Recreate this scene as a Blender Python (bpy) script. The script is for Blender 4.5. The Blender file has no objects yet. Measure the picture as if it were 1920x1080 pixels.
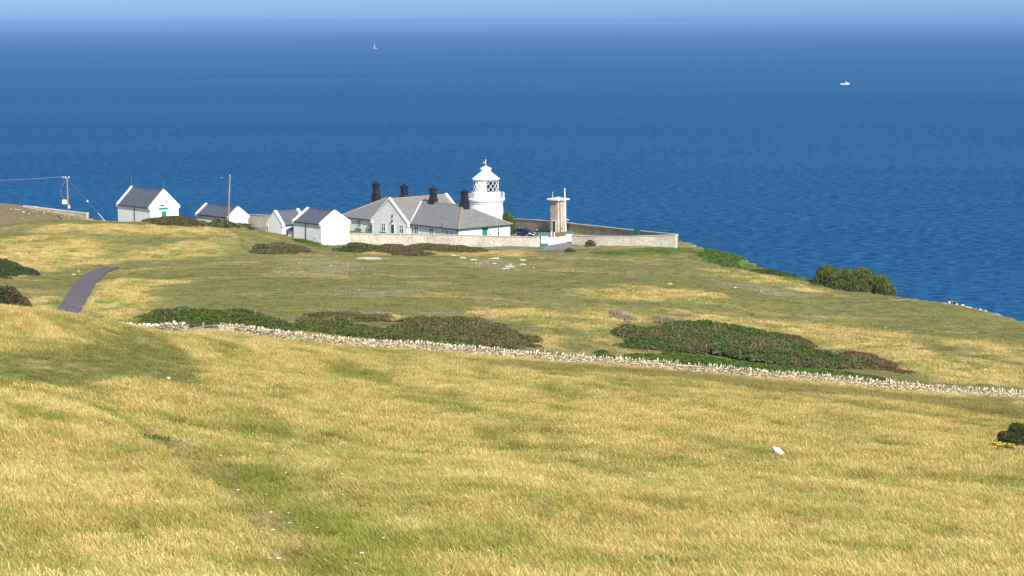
import bpy, bmesh, math, random
import numpy as np
from mathutils import Vector, Matrix
R = math.radians
rnd = random.Random(7)
rng = np.random.default_rng(11)
scene = bpy.context.scene
col = scene.collection

# ------------------------------------------------------------------ camera, sky, sun, exposure
W, H, FPX = 1920.0, 1080.0, 3900.0
CAM = np.array([0.0, 0.0, 73.0])
PITCH = math.atan(502.0 / FPX)
ROLL = 0.0047
_F = np.array([0, math.cos(PITCH), -math.sin(PITCH)])
_R0 = np.array([1.0, 0, 0]); _U0 = np.array([0, math.sin(PITCH), math.cos(PITCH)])
_R = _R0 * math.cos(ROLL) - _U0 * math.sin(ROLL)
_U = _R0 * math.sin(ROLL) + _U0 * math.cos(ROLL)
cam = bpy.data.cameras.new("camera"); camo = bpy.data.objects.new("camera", cam); col.objects.link(camo)
cam.sensor_width = 36.0; cam.lens = FPX / W * 36.0
cam.clip_start = 0.5; cam.clip_end = 200000.0
m = Matrix.Identity(4)
for i in range(3):
    m[i][0] = _R[i]; m[i][1] = _U[i]; m[i][2] = -_F[i]; m[i][3] = CAM[i]
camo.matrix_world = m
scene.camera = camo

SUN_EL = R(36); SUN_DIR = np.array([0.40, -0.9165])      # horizontal direction towards the sun
world = bpy.data.worlds.new("World"); scene.world = world; world.use_nodes = True
wn = world.node_tree.nodes; wl = world.node_tree.links
bg = wn["Background"]; sky = wn.new("ShaderNodeTexSky"); sky.sky_type = 'NISHITA'; sky.sun_disc = False
sky.sun_elevation = SUN_EL; sky.sun_rotation = math.atan2(SUN_DIR[0], SUN_DIR[1])
sky.altitude = 73; sky.air_density = 1.0; sky.dust_density = 0.1; sky.ozone_density = 1.5
tcw = wn.new("ShaderNodeTexCoord"); sxw = wn.new("ShaderNodeSeparateXYZ"); wl.new(tcw.outputs["Generated"], sxw.inputs[0])
rw = wn.new("ShaderNodeValToRGB"); wl.new(sxw.outputs[2], rw.inputs[0])      # blue tint multiplied into the lowest sky colour
rw.color_ramp.elements[0].position = 0.0; rw.color_ramp.elements[0].color = (.175, .345, .86, 1)
rw.color_ramp.elements[1].position = .16; rw.color_ramp.elements[1].color = (.90, .97, 1.10, 1)
mw = wn.new("ShaderNodeMix"); mw.data_type = 'RGBA'; mw.blend_type = 'MULTIPLY'; mw.inputs[0].default_value = 1
wl.new(sky.outputs[0], mw.inputs[6]); wl.new(rw.outputs[0], mw.inputs[7]); wl.new(mw.outputs[2], bg.inputs[0]); bg.inputs[1].default_value = 0.10
sun = bpy.data.lights.new("sun", 'SUN'); suno = bpy.data.objects.new("sun", sun); col.objects.link(suno)
sun.energy = 5.0; sun.angle = R(0.5); sun.color = (1.0, 0.925, 0.79)
sd = Vector((SUN_DIR[0] * math.cos(SUN_EL), SUN_DIR[1] * math.cos(SUN_EL), math.sin(SUN_EL)))
suno.rotation_euler = sd.to_track_quat('Z', 'Y').to_euler()
suno.location = (60, -80, 160)
scene.view_settings.view_transform = 'Standard'; scene.view_settings.look = 'None'
scene.view_settings.exposure = 0.48; scene.view_settings.gamma = 1.0

# ------------------------------------------------------------------ measuring helpers
def P(px, py, D):
    d = _F + _R * ((px - W / 2) / FPX) + _U * ((H / 2 - py) / FPX)
    return CAM + d * (D / d[1])

def proj(p):
    q = np.asarray(p, float) - CAM
    z = q @ _F
    return W / 2 + FPX * (q @ _R) / z, H / 2 - FPX * (q @ _U) / z

def along(O, d, px):
    """length t so that O + d*t appears at picture column px"""
    lo, hi = 0.0, 80.0
    a = proj(O)[0]; s = 1 if proj(np.asarray(O) + np.asarray(d) * 5)[0] > a else -1
    for _ in range(50):
        t = (lo + hi) / 2
        if (proj(np.asarray(O) + np.asarray(d) * t)[0] - px) * s > 0: hi = t
        else: lo = t
    return t

_tab = np.random.default_rng(5).random((256, 256))
def vnoise(x, y, seed=0):
    x = np.asarray(x, float) + seed * 17.31; y = np.asarray(y, float) + seed * 9.73
    xi = np.floor(x).astype(int); yi = np.floor(y).astype(int)
    fx = x - xi; fy = y - yi
    fx = fx * fx * (3 - 2 * fx); fy = fy * fy * (3 - 2 * fy)
    g = lambda a, b: _tab[a & 255, b & 255]
    return (g(xi, yi) * (1 - fx) + g(xi + 1, yi) * fx) * (1 - fy) + (g(xi, yi + 1) * (1 - fx) + g(xi + 1, yi + 1) * fx) * fy

def fbm(x, y, s, oct=4, seed=0):
    t = 0; a = 1; n = 0; x = np.asarray(x, float) / s; y = np.asarray(y, float) / s
    for o in range(oct):
        t = t + a * vnoise(x, y, seed + o * 3); n += a
        c, q = math.cos(.7), math.sin(.7); x, y = (x * c - y * q) * 2.03, (x * q + y * c) * 2.03
        a *= .5
    return t / n            # 0..1

def sstep(a, b, x):
    t = np.clip((x - a) / (b - a), 0, 1); return t * t * (3 - 2 * t)

def polydist(x, y, poly):
    """signed distance to polygon, positive inside"""
    x = np.asarray(x, float); y = np.asarray(y, float)
    best = np.full(x.shape, 1e9); inside = np.zeros(x.shape, bool)
    n = len(poly)
    for i in range(n):
        x0, y0 = poly[i][:2]; x1, y1 = poly[(i + 1) % n][:2]
        dx, dy = x1 - x0, y1 - y0; L = dx * dx + dy * dy + 1e-12
        t = np.clip(((x - x0) * dx + (y - y0) * dy) / L, 0, 1)
        best = np.minimum(best, np.hypot(x - x0 - t * dx, y - y0 - t * dy))
        c = ((y0 > y) != (y1 > y)) & (x < dx * (y - y0) / (dy if abs(dy) > 1e-12 else 1e-12) + x0)
        inside ^= c
    return np.where(inside, best, -best)

def linedist(x, y, pts):
    best = np.full(np.shape(x), 1e9)
    for (x0, y0), (x1, y1) in zip(pts[:-1], pts[1:]):
        dx, dy = x1 - x0, y1 - y0; L = dx * dx + dy * dy + 1e-12
        t = np.clip(((x - x0) * dx + (y - y0) * dy) / L, 0, 1)
        best = np.minimum(best, np.hypot(x - x0 - t * dx, y - y0 - t * dy))
    return best

# ------------------------------------------------------------------ the lie of the land
ctrl_px = [
 # foreground hillside
 (-300,1080,34),(0,1080,40),(500,1080,44),(960,1080,48),(1500,1080,52),(1920,1080,56),(2250,1080,58),
 (0,930,60),(0,820,80),(0,742,100),(0,676,120),(0,626,140),(0,580,164),
 (100,592,167),(200,611,172),(250,622,177),(300,630,186),
 (250,960,60),(250,790,95),(250,690,130),(250,640,158),
 (500,950,68),(500,840,98),(500,752,130),(500,692,162),(500,652,186),
 (960,963,70),(960,865,100),(960,788,130),(960,727,160),(960,694,180),
 (1500,968,75),(1500,895,100),(1500,818,130),(1500,762,160),(1500,730,182),
 (1920,985,80),(1920,905,105),(1920,845,130),(1920,790,162),
 (2250,980,84),(2250,870,130),(2250,790,175),
 # along the field wall
 (345,626,201),(500,634,201),(650,648,200),(800,657,199),(960,671,198),(1300,698,197),(1600,725,195),(1920,748,193),(2200,775,190),
 # the bench beyond it
 (250,600,222),(500,600,226),(960,623,220),(1300,650,222),(1500,673,220),(1920,700,218),
 (130,583,256),(0,562,256),(300,560,262),(500,572,252),(960,579,250),(1500,627,250),(1920,645,250),
 (215,499,318),(0,508,300),(100,520,300),(300,505,310),(500,515,300),(960,519,300),(1300,545,290),(1500,588,280),(1700,610,272),(1920,602,277),
 (0,450,345),(100,445,345),(225,455,345),(350,452,345),(500,470,345),(700,480,345),(960,478,348),(1200,480,342),
 (0,436,364),(60,420,368),(100,412,371),(225,417,373),(350,415,374),(430,424,374),(480,436,374),(530,448,373),(590,461,370),
 # by the buildings
 (620,460,375),(700,459,376),(860,463,370),(1015,468,360),(1100,464,359),(1270,466,351),
 (985,443,380),(1047,436,386),(1003,433,398),(1100,442,379),(1200,448,366),
 # cliff top on the right
 (1330,469,354),(1400,490,341),(1420,501,337),(1470,508,334),(1530,525,323),(1600,546,312),(1680,554,305),(1780,568,295),(1850,581,287),
 # far left hill
 (0,382,448),(60,388,444),(90,397,438),(140,406,432),(110,405,424),(165,410,428),(200,412,425),(-200,372,450),(-200,425,372),
]
ctrl_xyz = [P(*c) for c in ctrl_px]
ctrl_xyz += [np.array([x, y, 73.0 - d]) for x, y, d in [
 (0,0,1.75),(-15,20,6.0),(15,20,7.2),(0,-40,-8),(-60,0,1),(60,0,5),(-80,-40,-6),(80,-40,-2),(-40,60,12),(50,40,12),(90,80,24),(-90,100,14),
 (-49,196,31.5),(-45,190,30.5),(-54,215,34.2),(-38,200,31.8),(-48,240,35.0),
 (-90,180,20),(-100,260,31),(-120,340,34),(-160,420,36),(-170,200,18),(-180,60,2),
 (-82,392,38.9),(-70,400,39.2),(-60,403,39.6),(-48,392,39.4),(-40,388,39.7),(-95,395,39.8),(-100,410,40.3),(-90,420,40.3),
 (-30,395,40.1),(-10,378,40.15),(-20,390,40.1),(-35,405,40.1),(-12,398,40.1),(0,390,40.1),
 (120,150,37),(160,60,30),(110,230,42),(0,412,41),(-30,420,41)]]
ctrl = np.array(ctrl_xyz)

def tps(r2): return 0.5 * r2 * np.log(r2 + 1e-9)
_n = len(ctrl); _A = np.zeros((_n + 3, _n + 3)); S = 100.0
_cx = ctrl[:, 0] / S; _cy = ctrl[:, 1] / S
_A[:_n, :_n] = tps((_cx[:, None] - _cx) ** 2 + (_cy[:, None] - _cy) ** 2) + np.eye(_n) * 2e-4
_A[:_n, _n] = 1; _A[:_n, _n + 1] = _cx; _A[:_n, _n + 2] = _cy; _A[_n:, :_n] = _A[:_n, _n:].T
_w = np.linalg.solve(_A, np.concatenate([ctrl[:, 2], [0, 0, 0]]))

COAST = [(30,365),(33.5,355),(40,340),(42.5,333),(47,323),(54,311),(57,303),(63,294),(66,286),(69,277),(80,250),(96,215),(125,170),(175,110),(250,20),(320,-120),
         (-320,-120),(-320,470),(-190,462),(-140,455),(-109,449),(-102,446),(-90,432),(-85,425),(-70,418),(-40,424),(-12,420),(5,412),(14,398),(24,380)]
GX0, GX1, GY0, GY1, GS = -200.0, 170.0, -45.0, 470.0, 1.0
gx = np.arange(GX0, GX1 + .1, GS); gy = np.arange(GY0, GY1 + .1, GS)
XX, YY = np.meshgrid(gx, gy)
ZZ = np.full(XX.shape, _w[_n]) + _w[_n + 1] * XX / S + _w[_n + 2] * YY / S
for i in range(_n):
    ZZ += _w[i] * tps((XX / S - _cx[i]) ** 2 + (YY / S - _cy[i]) ** 2)
dcoast = polydist(XX, YY, COAST)                      # >0 on land
rough = (fbm(XX, YY, 9, 3, 3) - .5) * .45 * sstep(1.5, 10, dcoast)
flat = sstep(4, 14, np.hypot((XX + 18) / 2.2, YY - 388) - 6)    # calm ground round the houses
ZZ += rough * (.3 + .7 * flat)
out = np.clip(-dcoast - (fbm(XX, YY, 7, 3, 8) - .5) * 1.5 , 0, None)
ZZ -= np.where(dcoast < 0, out * (1.3 + .8 * fbm(XX, YY, 5, 3, 9)), 0)
ZZ = np.maximum(ZZ, -4.0)

def gz(x, y):
    fx = np.clip((np.asarray(x, float) - GX0) / GS, 0, len(gx) - 1.001); fy = np.clip((np.asarray(y, float) - GY0) / GS, 0, len(gy) - 1.001)
    xi = fx.astype(int); yi = fy.astype(int); a = fx - xi; b = fy - yi
    return (ZZ[yi, xi] * (1 - a) + ZZ[yi, xi + 1] * a) * (1 - b) + (ZZ[yi + 1, xi] * (1 - a) + ZZ[yi + 1, xi + 1] * a) * b

_far = np.linspace(25, 460, 4350)
def hit(px, py, dmin=25):
    d = _F + _R * ((px - W / 2) / FPX) + _U * ((H / 2 - py) / FPX)
    q = CAM[:, None] + d[:, None] * (_far / d[1])
    below = (q[2] <= gz(q[0], q[1])) & (_far >= dmin)
    k = np.argmax(below) if below.any() else len(_far) - 1
    x, y = q[0][k], q[1][k]
    return np.array([x, y, float(gz(x, y))])
def hits(pts, dmin=25): return [hit(a, b, dmin)[:2] for a, b in pts]

# ------------------------------------------------------------------ object helpers
def tag(o, label=None, cat=None, group=None, kind=None):
    if label: o["label"] = label
    if cat: o["category"] = cat
    if group: o["group"] = group
    if kind: o["kind"] = kind
    return o
def empty(name, loc, label, cat, group=None):
    o = bpy.data.objects.new(name, None); o.location = [float(v) for v in loc]; o.empty_display_size = .3
    col.objects.link(o); return tag(o, label, cat, group)
def root_loc(o):
    p = Vector((0, 0, 0))
    while o is not None:
        p = p + o.location; o = o.parent
    return p
def mesh_np(name, V, F, mat, parent=None, cols=None, smooth=False, loc=None, colname="tint"):
    """V (n,3) world coordinates, F (m,k) quads or triangles"""
    V = np.asarray(V, np.float64); F = np.asarray(F, np.int32)
    base = np.array(root_loc(parent)) if parent is not None else (np.array(loc, float) if loc is not None else np.zeros(3))
    me = bpy.data.meshes.new(name)
    k = F.shape[1]
    me.vertices.add(len(V)); me.vertices.foreach_set("co", (V - base).astype(np.float32).ravel())
    me.loops.add(F.size); me.loops.foreach_set("vertex_index", F.ravel())
    me.polygons.add(len(F)); me.polygons.foreach_set("loop_start", np.arange(0, F.size, k, dtype=np.int32))
    me.polygons.foreach_set("loop_total", np.full(len(F), k, np.int32))
    if smooth: me.polygons.foreach_set("use_smooth", np.ones(len(F), bool))
    me.update(calc_edges=True); me.validate()
    if cols is not None:
        a = me.color_attributes.new(colname, 'FLOAT_COLOR', 'POINT')
        c4 = np.ones((len(V), 4), np.float32); c4[:, :3] = cols; a.data.foreach_set("color", c4.ravel())
    me.materials.append(mat)
    o = bpy.data.objects.new(name, me); col.objects.link(o)
    if parent is not None: o.parent = parent
    else: o.location = base
    return o
class MB:
    def __init__(s): s.v = []; s.f = []; s.cuts = []
    def add(s, vs, fs):
        k = len(s.v); s.cuts.append((k, len(s.f))); s.v += [tuple(float(c) for c in v) for v in vs]; s.f += [tuple(i + k for i in f) for f in fs]; return s
    def box8(s, b, t):          # bottom 4, top 4
        return s.add(list(b) + list(t), [(3, 2, 1, 0), (4, 5, 6, 7), (0, 1, 5, 4), (1, 2, 6, 5), (2, 3, 7, 6), (3, 0, 4, 7)])
    def box(s, x0, x1, y0, y1, z0, z1, f=lambda x, y, z: (x, y, z)):
        return s.box8([f(x0, y0, z0), f(x1, y0, z0), f(x1, y1, z0), f(x0, y1, z0)], [f(x0, y0, z1), f(x1, y0, z1), f(x1, y1, z1), f(x0, y1, z1)])
    def prism(s, a, b):         # two matching polygons
        n = len(a)
        return s.add(list(a) + list(b), [tuple(range(n))[::-1], tuple(range(n, 2 * n))] + [(i, (i + 1) % n, n + (i + 1) % n, n + i) for i in range(n)])
    def tube(s, pts, r, n=8, caps=True):
        pts = [Vector(p) for p in pts]; rs = r if isinstance(r, (list, tuple)) else [r] * len(pts)
        rings = []
        for i, p in enumerate(pts):
            d = (pts[min(i + 1, len(pts) - 1)] - pts[max(i - 1, 0)]).normalized()
            a = d.orthogonal().normalized() if abs(d.z) > .9 else d.cross(Vector((0, 0, 1))).normalized()
            if abs(d.z) > .9: a = Vector((1, 0, 0)) - d * d.x; a.normalize()
            b = d.cross(a)
            rings.append([p + (a * math.cos(2 * math.pi * k / n) + b * math.sin(2 * math.pi * k / n)) * rs[i] for k in range(n)])
        vs = [v for q in rings for v in q]; fs = []
        for i in range(len(pts) - 1):
            for k in range(n):
                fs.append((i * n + k, i * n + (k + 1) % n, (i + 1) * n + (k + 1) % n, (i + 1) * n + k))
        if caps: fs += [tuple(range(n))[::-1], tuple(range(len(vs) - n, len(vs)))]
        return s.add(vs, fs)
    def lathe(s, c, prof, n=48, a0=0, a1=2 * math.pi):
        full = abs(a1 - a0 - 2 * math.pi) < 1e-6; m_ = n if full else n + 1
        vs = []; fs = []
        for r, z in prof:
            for k in range(m_):
                a = a0 + (a1 - a0) * k / n; vs.append((c[0] + r * math.cos(a), c[1] + r * math.sin(a), c[2] + z))
        for i in range(len(prof) - 1):
            for k in range(n):
                k2 = (k + 1) % m_ if full else k + 1
                fs.append((i * m_ + k, i * m_ + k2, (i + 1) * m_ + k2, (i + 1) * m_ + k))
        return s.add(vs, fs)
    def each(s, name, mat, parent, **kw):      # one object for every piece added
        cs = s.cuts + [(len(s.v), len(s.f))]
        for (v0, f0), (v1, f1) in zip(cs[:-1], cs[1:]):
            q = MB(); q.add(s.v[v0:v1], [tuple(i - v0 for i in f) for f in s.f[f0:f1]]); q.build(name, mat, parent, **kw)
    def build(s, name, mat, parent=None, smooth=False, bevel=0, loc=None):
        base = root_loc(parent) if parent is not None else Vector(loc or (0, 0, 0))
        me = bpy.data.meshes.new(name); me.from_pydata([tuple(Vector(v) - base) for v in s.v], [], s.f); 
        bm = bmesh.new(); bm.from_mesh(me); bmesh.ops.recalc_face_normals(bm, faces=bm.faces)
        bm.to_mesh(me); bm.free()
        if smooth:
            me.polygons.foreach_set("use_smooth", np.ones(len(me.polygons), bool)); me.set_sharp_from_angle(angle=R(40))
        me.materials.append(mat)
        o = bpy.data.objects.new(name, me); col.objects.link(o)
        if parent is not None: o.parent = parent
        else: o.location = base
        if bevel:
            b = o.modifiers.new("bevel", 'BEVEL'); b.width = bevel; b.segments = 2; b.limit_method = 'ANGLE'
        return o

# ------------------------------------------------------------------ materials
def new_mat(name):
    m_ = bpy.data.materials.new(name); m_.use_nodes = True; nt = m_.node_tree
    return m_, nt, nt.nodes["Principled BSDF"]
def nd(nt, t, **kw):
    n = nt.nodes.new(t)
    for k, v in kw.items():
        if k.startswith("i_"):
            key = k[2:]; n.inputs[int(key) if key.isdigit() else key].default_value = v
        else: setattr(n, k, v)
    return n
def basic(name, c1, c2=None, scale=3.0, rough=.7, bump=0.0, bscale=20.0, metal=0.0, detail=6, lo=.35, hi=.65, spec=.4, stretch=None):
    m_, nt, bs = new_mat(name); L = nt.links
    bs.inputs["Roughness"].default_value = rough; bs.inputs["Metallic"].default_value = metal
    bs.inputs["Specular IOR Level"].default_value = spec
    tc = nd(nt, "ShaderNodeNewGeometry").outputs["Position"]
    if stretch:
        mp = nd(nt, "ShaderNodeMapping"); mp.inputs["Scale"].default_value = stretch; L.new(tc, mp.inputs[0]); tc = mp.outputs[0]
    if c2 is None: bs.inputs["Base Color"].default_value = (*c1, 1)
    else:
        n = nd(nt, "ShaderNodeTexNoise", i_Scale=scale, i_Detail=detail); L.new(tc, n.inputs["Vector"])
        r = nd(nt, "ShaderNodeValToRGB"); r.color_ramp.elements[0].position = lo; r.color_ramp.elements[1].position = hi
        r.color_ramp.elements[0].color = (*c1, 1); r.color_ramp.elements[1].color = (*c2, 1)
        L.new(n.outputs[0], r.inputs[0]); L.new(r.outputs[0], bs.inputs["Base Color"])
    if bump:
        n = nd(nt, "ShaderNodeTexNoise", i_Scale=bscale, i_Detail=4); L.new(tc, n.inputs["Vector"])
        b = nd(nt, "ShaderNodeBump", i_Strength=bump, i_Distance=.03); L.new(n.outputs[0], b.inputs["Height"]); L.new(b.outputs[0], bs.inputs["Normal"])
    return m_
def masonry(name, cols, mortar, scale=(2.2, 2.2, 5.0), bump=.6, patch=None):
    m_, nt, bs = new_mat(name); L = nt.links; bs.inputs["Roughness"].default_value = .9; bs.inputs["Specular IOR Level"].default_value = .2
    g = nd(nt, "ShaderNodeNewGeometry"); mp = nd(nt, "ShaderNodeMapping"); mp.inputs["Scale"].default_value = scale; L.new(g.outputs["Position"], mp.inputs[0])
    v = nd(nt, "ShaderNodeTexVoronoi", i_Scale=1.0, i_Randomness=.9); L.new(mp.outputs[0], v.inputs["Vector"])
    e = nd(nt, "ShaderNodeTexVoronoi", feature='DISTANCE_TO_EDGE', i_Scale=1.0, i_Randomness=.9); L.new(mp.outputs[0], e.inputs["Vector"])
    sp = nd(nt, "ShaderNodeSeparateColor"); L.new(v.outputs["Color"], sp.inputs[0])
    r = nd(nt, "ShaderNodeValToRGB"); r.color_ramp.elements[0].color = (*cols[0], 1); r.color_ramp.elements[1].color = (*cols[-1], 1)
    for i, c in enumerate(cols[1:-1]):
        el = r.color_ramp.elements.new((i + 1) / (len(cols) - 1)); el.color = (*c, 1)
    L.new(sp.outputs[0], r.inputs[0])
    mr = nd(nt, "ShaderNodeMapRange"); mr.inputs[1].default_value = .02; mr.inputs[2].default_value = .12; L.new(e.outputs[0], mr.inputs[0])
    mx = nd(nt, "ShaderNodeMix", data_type='RGBA'); L.new(mr.outputs[0], mx.inputs[0]); mx.inputs[6].default_value = (*mortar, 1); L.new(r.outputs[0], mx.inputs[7])
    outc = mx.outputs[2]
    n = nd(nt, "ShaderNodeTexNoise", i_Scale=.35, i_Detail=5); L.new(g.outputs["Position"], n.inputs["Vector"])
    mr2 = nd(nt, "ShaderNodeMapRange"); mr2.inputs[1].default_value = .3; mr2.inputs[2].default_value = .7; mr2.inputs[3].default_value = .78; mr2.inputs[4].default_value = 1.12; L.new(n.outputs[0], mr2.inputs[0])
    vm = nd(nt, "ShaderNodeVectorMath", operation='SCALE'); L.new(outc, vm.inputs[0]); L.new(mr2.outputs[0], vm.inputs["Scale"])
    L.new(vm.outputs[0], bs.inputs["Base Color"])
    b = nd(nt, "ShaderNodeBump", i_Strength=bump, i_Distance=.06); L.new(mr.outputs[0], b.inputs["Height"]); L.new(b.outputs[0], bs.inputs["Normal"])
    return m_
def slate(name, c1, c2, lichen, amt):
    m_, nt, bs = new_mat(name); L = nt.links; bs.inputs["Roughness"].default_value = .55
    g = nd(nt, "ShaderNodeNewGeometry"); mp = nd(nt, "ShaderNodeMapping"); mp.inputs["Scale"].default_value = (2.5, 2.5, 7.5); L.new(g.outputs["Position"], mp.inputs[0])
    v = nd(nt, "ShaderNodeTexVoronoi", i_Scale=1.0, i_Randomness=.7); L.new(mp.outputs[0], v.inputs["Vector"])
    sp = nd(nt, "ShaderNodeSeparateColor"); L.new(v.outputs["Color"], sp.inputs[0])
    mx = nd(nt, "ShaderNodeMix", data_type='RGBA'); L.new(sp.outputs[0], mx.inputs[0]); mx.inputs[6].default_value = (*c1, 1); mx.inputs[7].default_value = (*c2, 1)
    n = nd(nt, "ShaderNodeTexNoise", i_Scale=1.3, i_Detail=7); L.new(g.outputs["Position"], n.inputs["Vector"])
    mr = nd(nt, "ShaderNodeMapRange"); mr.inputs[1].default_value = .6 - amt * .2; mr.inputs[2].default_value = .70; mr.inputs[4].default_value = .9; L.new(n.outputs[0], mr.inputs[0])
    m2 = nd(nt, "ShaderNodeMix", data_type='RGBA'); L.new(mr.outputs[0], m2.inputs[0]); L.new(mx.outputs[2], m2.inputs[6]); m2.inputs[7].default_value = (*lichen, 1)
    L.new(m2.outputs[2], bs.inputs["Base Color"])
    # course lines
    sx = nd(nt, "ShaderNodeSeparateXYZ"); L.new(g.outputs["Position"], sx.inputs[0])
    mu = nd(nt, "ShaderNodeMath", operation='MULTIPLY'); mu.inputs[1].default_value = 6.5; L.new(sx.outputs[2], mu.inputs[0])
    fr = nd(nt, "ShaderNodeMath", operation='FRACT'); L.new(mu.outputs[0], fr.inputs[0])
    b = nd(nt, "ShaderNodeBump", i_Strength=.5, i_Distance=.03); L.new(fr.outputs[0], b.inputs["Height"]); L.new(b.outputs[0], bs.inputs["Normal"])
    return m_
def leafmat(name, trans=.35, rough=.6, inst=False):
    m_, nt, bs = new_mat(name); L = nt.links; out = nt.nodes["Material Output"]
    a = nd(nt, "ShaderNodeAttribute", attribute_name="tint"); c = a.outputs["Color"]
    if inst:
        i = nd(nt, "ShaderNodeAttribute", attribute_name="ground_tint", attribute_type='INSTANCER')
        mx = nd(nt, "ShaderNodeMix", data_type='RGBA', blend_type='MULTIPLY'); mx.inputs[0].default_value = 1
        L.new(c, mx.inputs[6]); L.new(i.outputs["Color"], mx.inputs[7]); c = mx.outputs[2]
    d = nd(nt, "ShaderNodeBsdfDiffuse"); t = nd(nt, "ShaderNodeBsdfTranslucent"); L.new(c, d.inputs[0]); L.new(c, t.inputs[0])
    ms = nd(nt, "ShaderNodeMixShader"); ms.inputs[0].default_value = trans; L.new(d.outputs[0], ms.inputs[1]); L.new(t.outputs[0], ms.inputs[2])
    nt.nodes.remove(bs); L.new(ms.outputs[0], out.inputs[0])
    return m_

M = {}
M['white'] = basic("white_render", (.84, .84, .82), (.74, .74, .71), scale=.9, rough=.8, bump=.15, bscale=8, lo=.45, hi=.8)
M['white_paint'] = basic("white_gloss_paint", (.85, .85, .84), rough=.45)
M['slate_new'] = slate("blue_grey_slate", (.075, .085, .105), (.115, .125, .15), (.16, .16, .16), 0.1)
M['slate_old'] = slate("weathered_slate", (.155, .16, .165), (.23, .232, .228), (.27, .225, .15), .45)
M['ridge'] = basic("lichened_ridge_tile", (.30, .20, .11), (.42, .34, .22), scale=4, rough=.9)
M['black'] = basic("black_tar_paint", (.008, .008, .011), (.02, .02, .024), scale=2, rough=.55)
M['green'] = basic("green_paint", (.01, .20, .13), (.015, .25, .17), scale=3, rough=.5)
M['dkgreen'] = basic("dark_green_paint", (.008, .085, .05), rough=.5)
M['pane'] = basic("window_pane", (.012, .015, .02), rough=.08, spec=.6)
M['stone_pale'] = masonry("pale_rubble_stone", [(.60, .52, .40), (.76, .70, .58), (.46, .37, .27), (.80, .76, .66)], (.74, .69, .58), (3.2, 3.2, 6.5), .35)
M['stone_tan'] = masonry("tan_rubble_stone", [(.50, .41, .27), (.66, .56, .39), (.34, .20, .12), (.70, .62, .47)], (.62, .56, .44), (3.5, 3.5, 8), .4)
M['stone_brown'] = masonry("brown_rubble_stone", [(.40, .28, .17), (.54, .41, .27), (.27, .19, .12), (.60, .50, .37)], (.44, .36, .26), (3.2, 3.2, 6.5), .6)
M['coping'] = basic("limestone_coping", (.60, .57, .50), (.44, .41, .34), scale=2.5, rough=.9, bump=.3)
M['red'] = basic("red_enamel", (.30, .03, .02), rough=.5)
M['wood'] = basic("silvered_timber", (.34, .31, .26), (.22, .19, .15), scale=6, rough=.9, bump=.3, stretch=(1, 1, .2))
M['pole'] = basic("creosoted_pole", (.30, .27, .21), (.20, .17, .12), scale=2, rough=.9, stretch=(2, 2, .3))
M['metal'] = basic("galvanised_metal", (.5, .5, .5), rough=.4, metal=.7)
M['wire'] = basic("wire", (.30, .31, .33), rough=.5)
M['rock'] = basic("white_limestone", (.66, .62, .53), (.44, .40, .32), scale=3.5, rough=.9, bump=.5, bscale=9, lo=.4, hi=.7)
M['tarmac'] = basic("worn_tarmac", (.105, .086, .09), (.145, .12, .122), scale=1.2, rough=.9, bump=.3, bscale=30)
M['gravel'] = basic("gravel_drive", (.16, .15, .15), (.24, .22, .21), scale=1.5, rough=.95)
M['leaf'] = leafmat("leaves", .3)
M['twig'] = basic("twigs", (.06, .045, .03), (.12, .095, .07), scale=4, rough=1)
M['blade'] = leafmat("grass_blades", .35, inst=True)
M['carpaint'] = basic("dark_blue_car_paint", (.006, .009, .022), rough=.18, spec=.7)
M['carglass'] = basic("tinted_glass", (.01, .012, .016), rough=.05, spec=.8)
M['rubber'] = basic("tyre_rubber", (.02, .02, .02), rough=.85)
M['alloy'] = basic("alloy_rim", (.55, .55, .57), rough=.3, metal=.8)
M['lamp'] = basic("headlamp_lens", (.75, .77, .8), rough=.12)
M['skin'] = basic("skin", (.45, .27, .19), rough=.6)
M['cloth_dark'] = basic("dark_cloth", (.012, .014, .03), rough=.9)
M['cloth_white'] = basic("white_cloth", (.75, .75, .76), rough=.9)
M['cloth_blue'] = basic("blue_cloth", (.05, .09, .22), rough=.9)
M['hair'] = basic("brown_hair", (.03, .02, .012), rough=.8)

# ------------------------------------------------------------------ what grows where
WALLPX = [(120,618),(180,622),(250,626),(300,624),(350,627),(408,626),(450,625),(500,635),(560,642),(650,650),(720,652),(800,658),(880,666),(960,673),(1040,681),
          (1100,685),(1200,692),(1300,700),(1400,711),(1500,720),(1600,727),(1700,736),(1800,743),(1920,750),(2020,758),(2150,769),(2300,782)]
WALL = [hit(a, b, 188)[:2] for a, b in WALLPX]
# keep the wall's distance smooth
_wx = np.array([p[0] for p in WALL]); _wy = np.array([p[1] for p in WALL])
_pf = np.polyfit(_wx, _wy, 4); WALL = [(x, float(np.polyval(_pf, x)) * .75 + y * .25) for x, y in zip(_wx, _wy)]
FG = WALL + [(120, 150), (200, 60), (200, -60), (-200, -60), (-200, 215), (-70, 214)]
Z_lawn = hits([(-160,690),(-60,664),(60,656),(150,646),(225,626),(300,628),(345,636),(352,668),(362,700),(330,722),(240,716),(150,742),(60,728),(-60,716),(-160,722)])
Z_strip = hits([(820,672),(960,680),(1100,690),(1300,704),(1500,722),(1700,742),(1950,758),(1950,800),(1800,775),(1640,752),(1450,738),(1250,716),(1050,702),(900,690)])
Z_track = hits([(60,735),(150,762),(260,812),(380,885),(470,960),(550,1040),(640,1150)])
Z_track2 = hits([(150,690),(260,705),(420,745),(700,800)])
Z_track3 = hits([(960,690),(1250,728),(1500,745),(1700,778),(1900,800)])
D2 = 206
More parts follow.
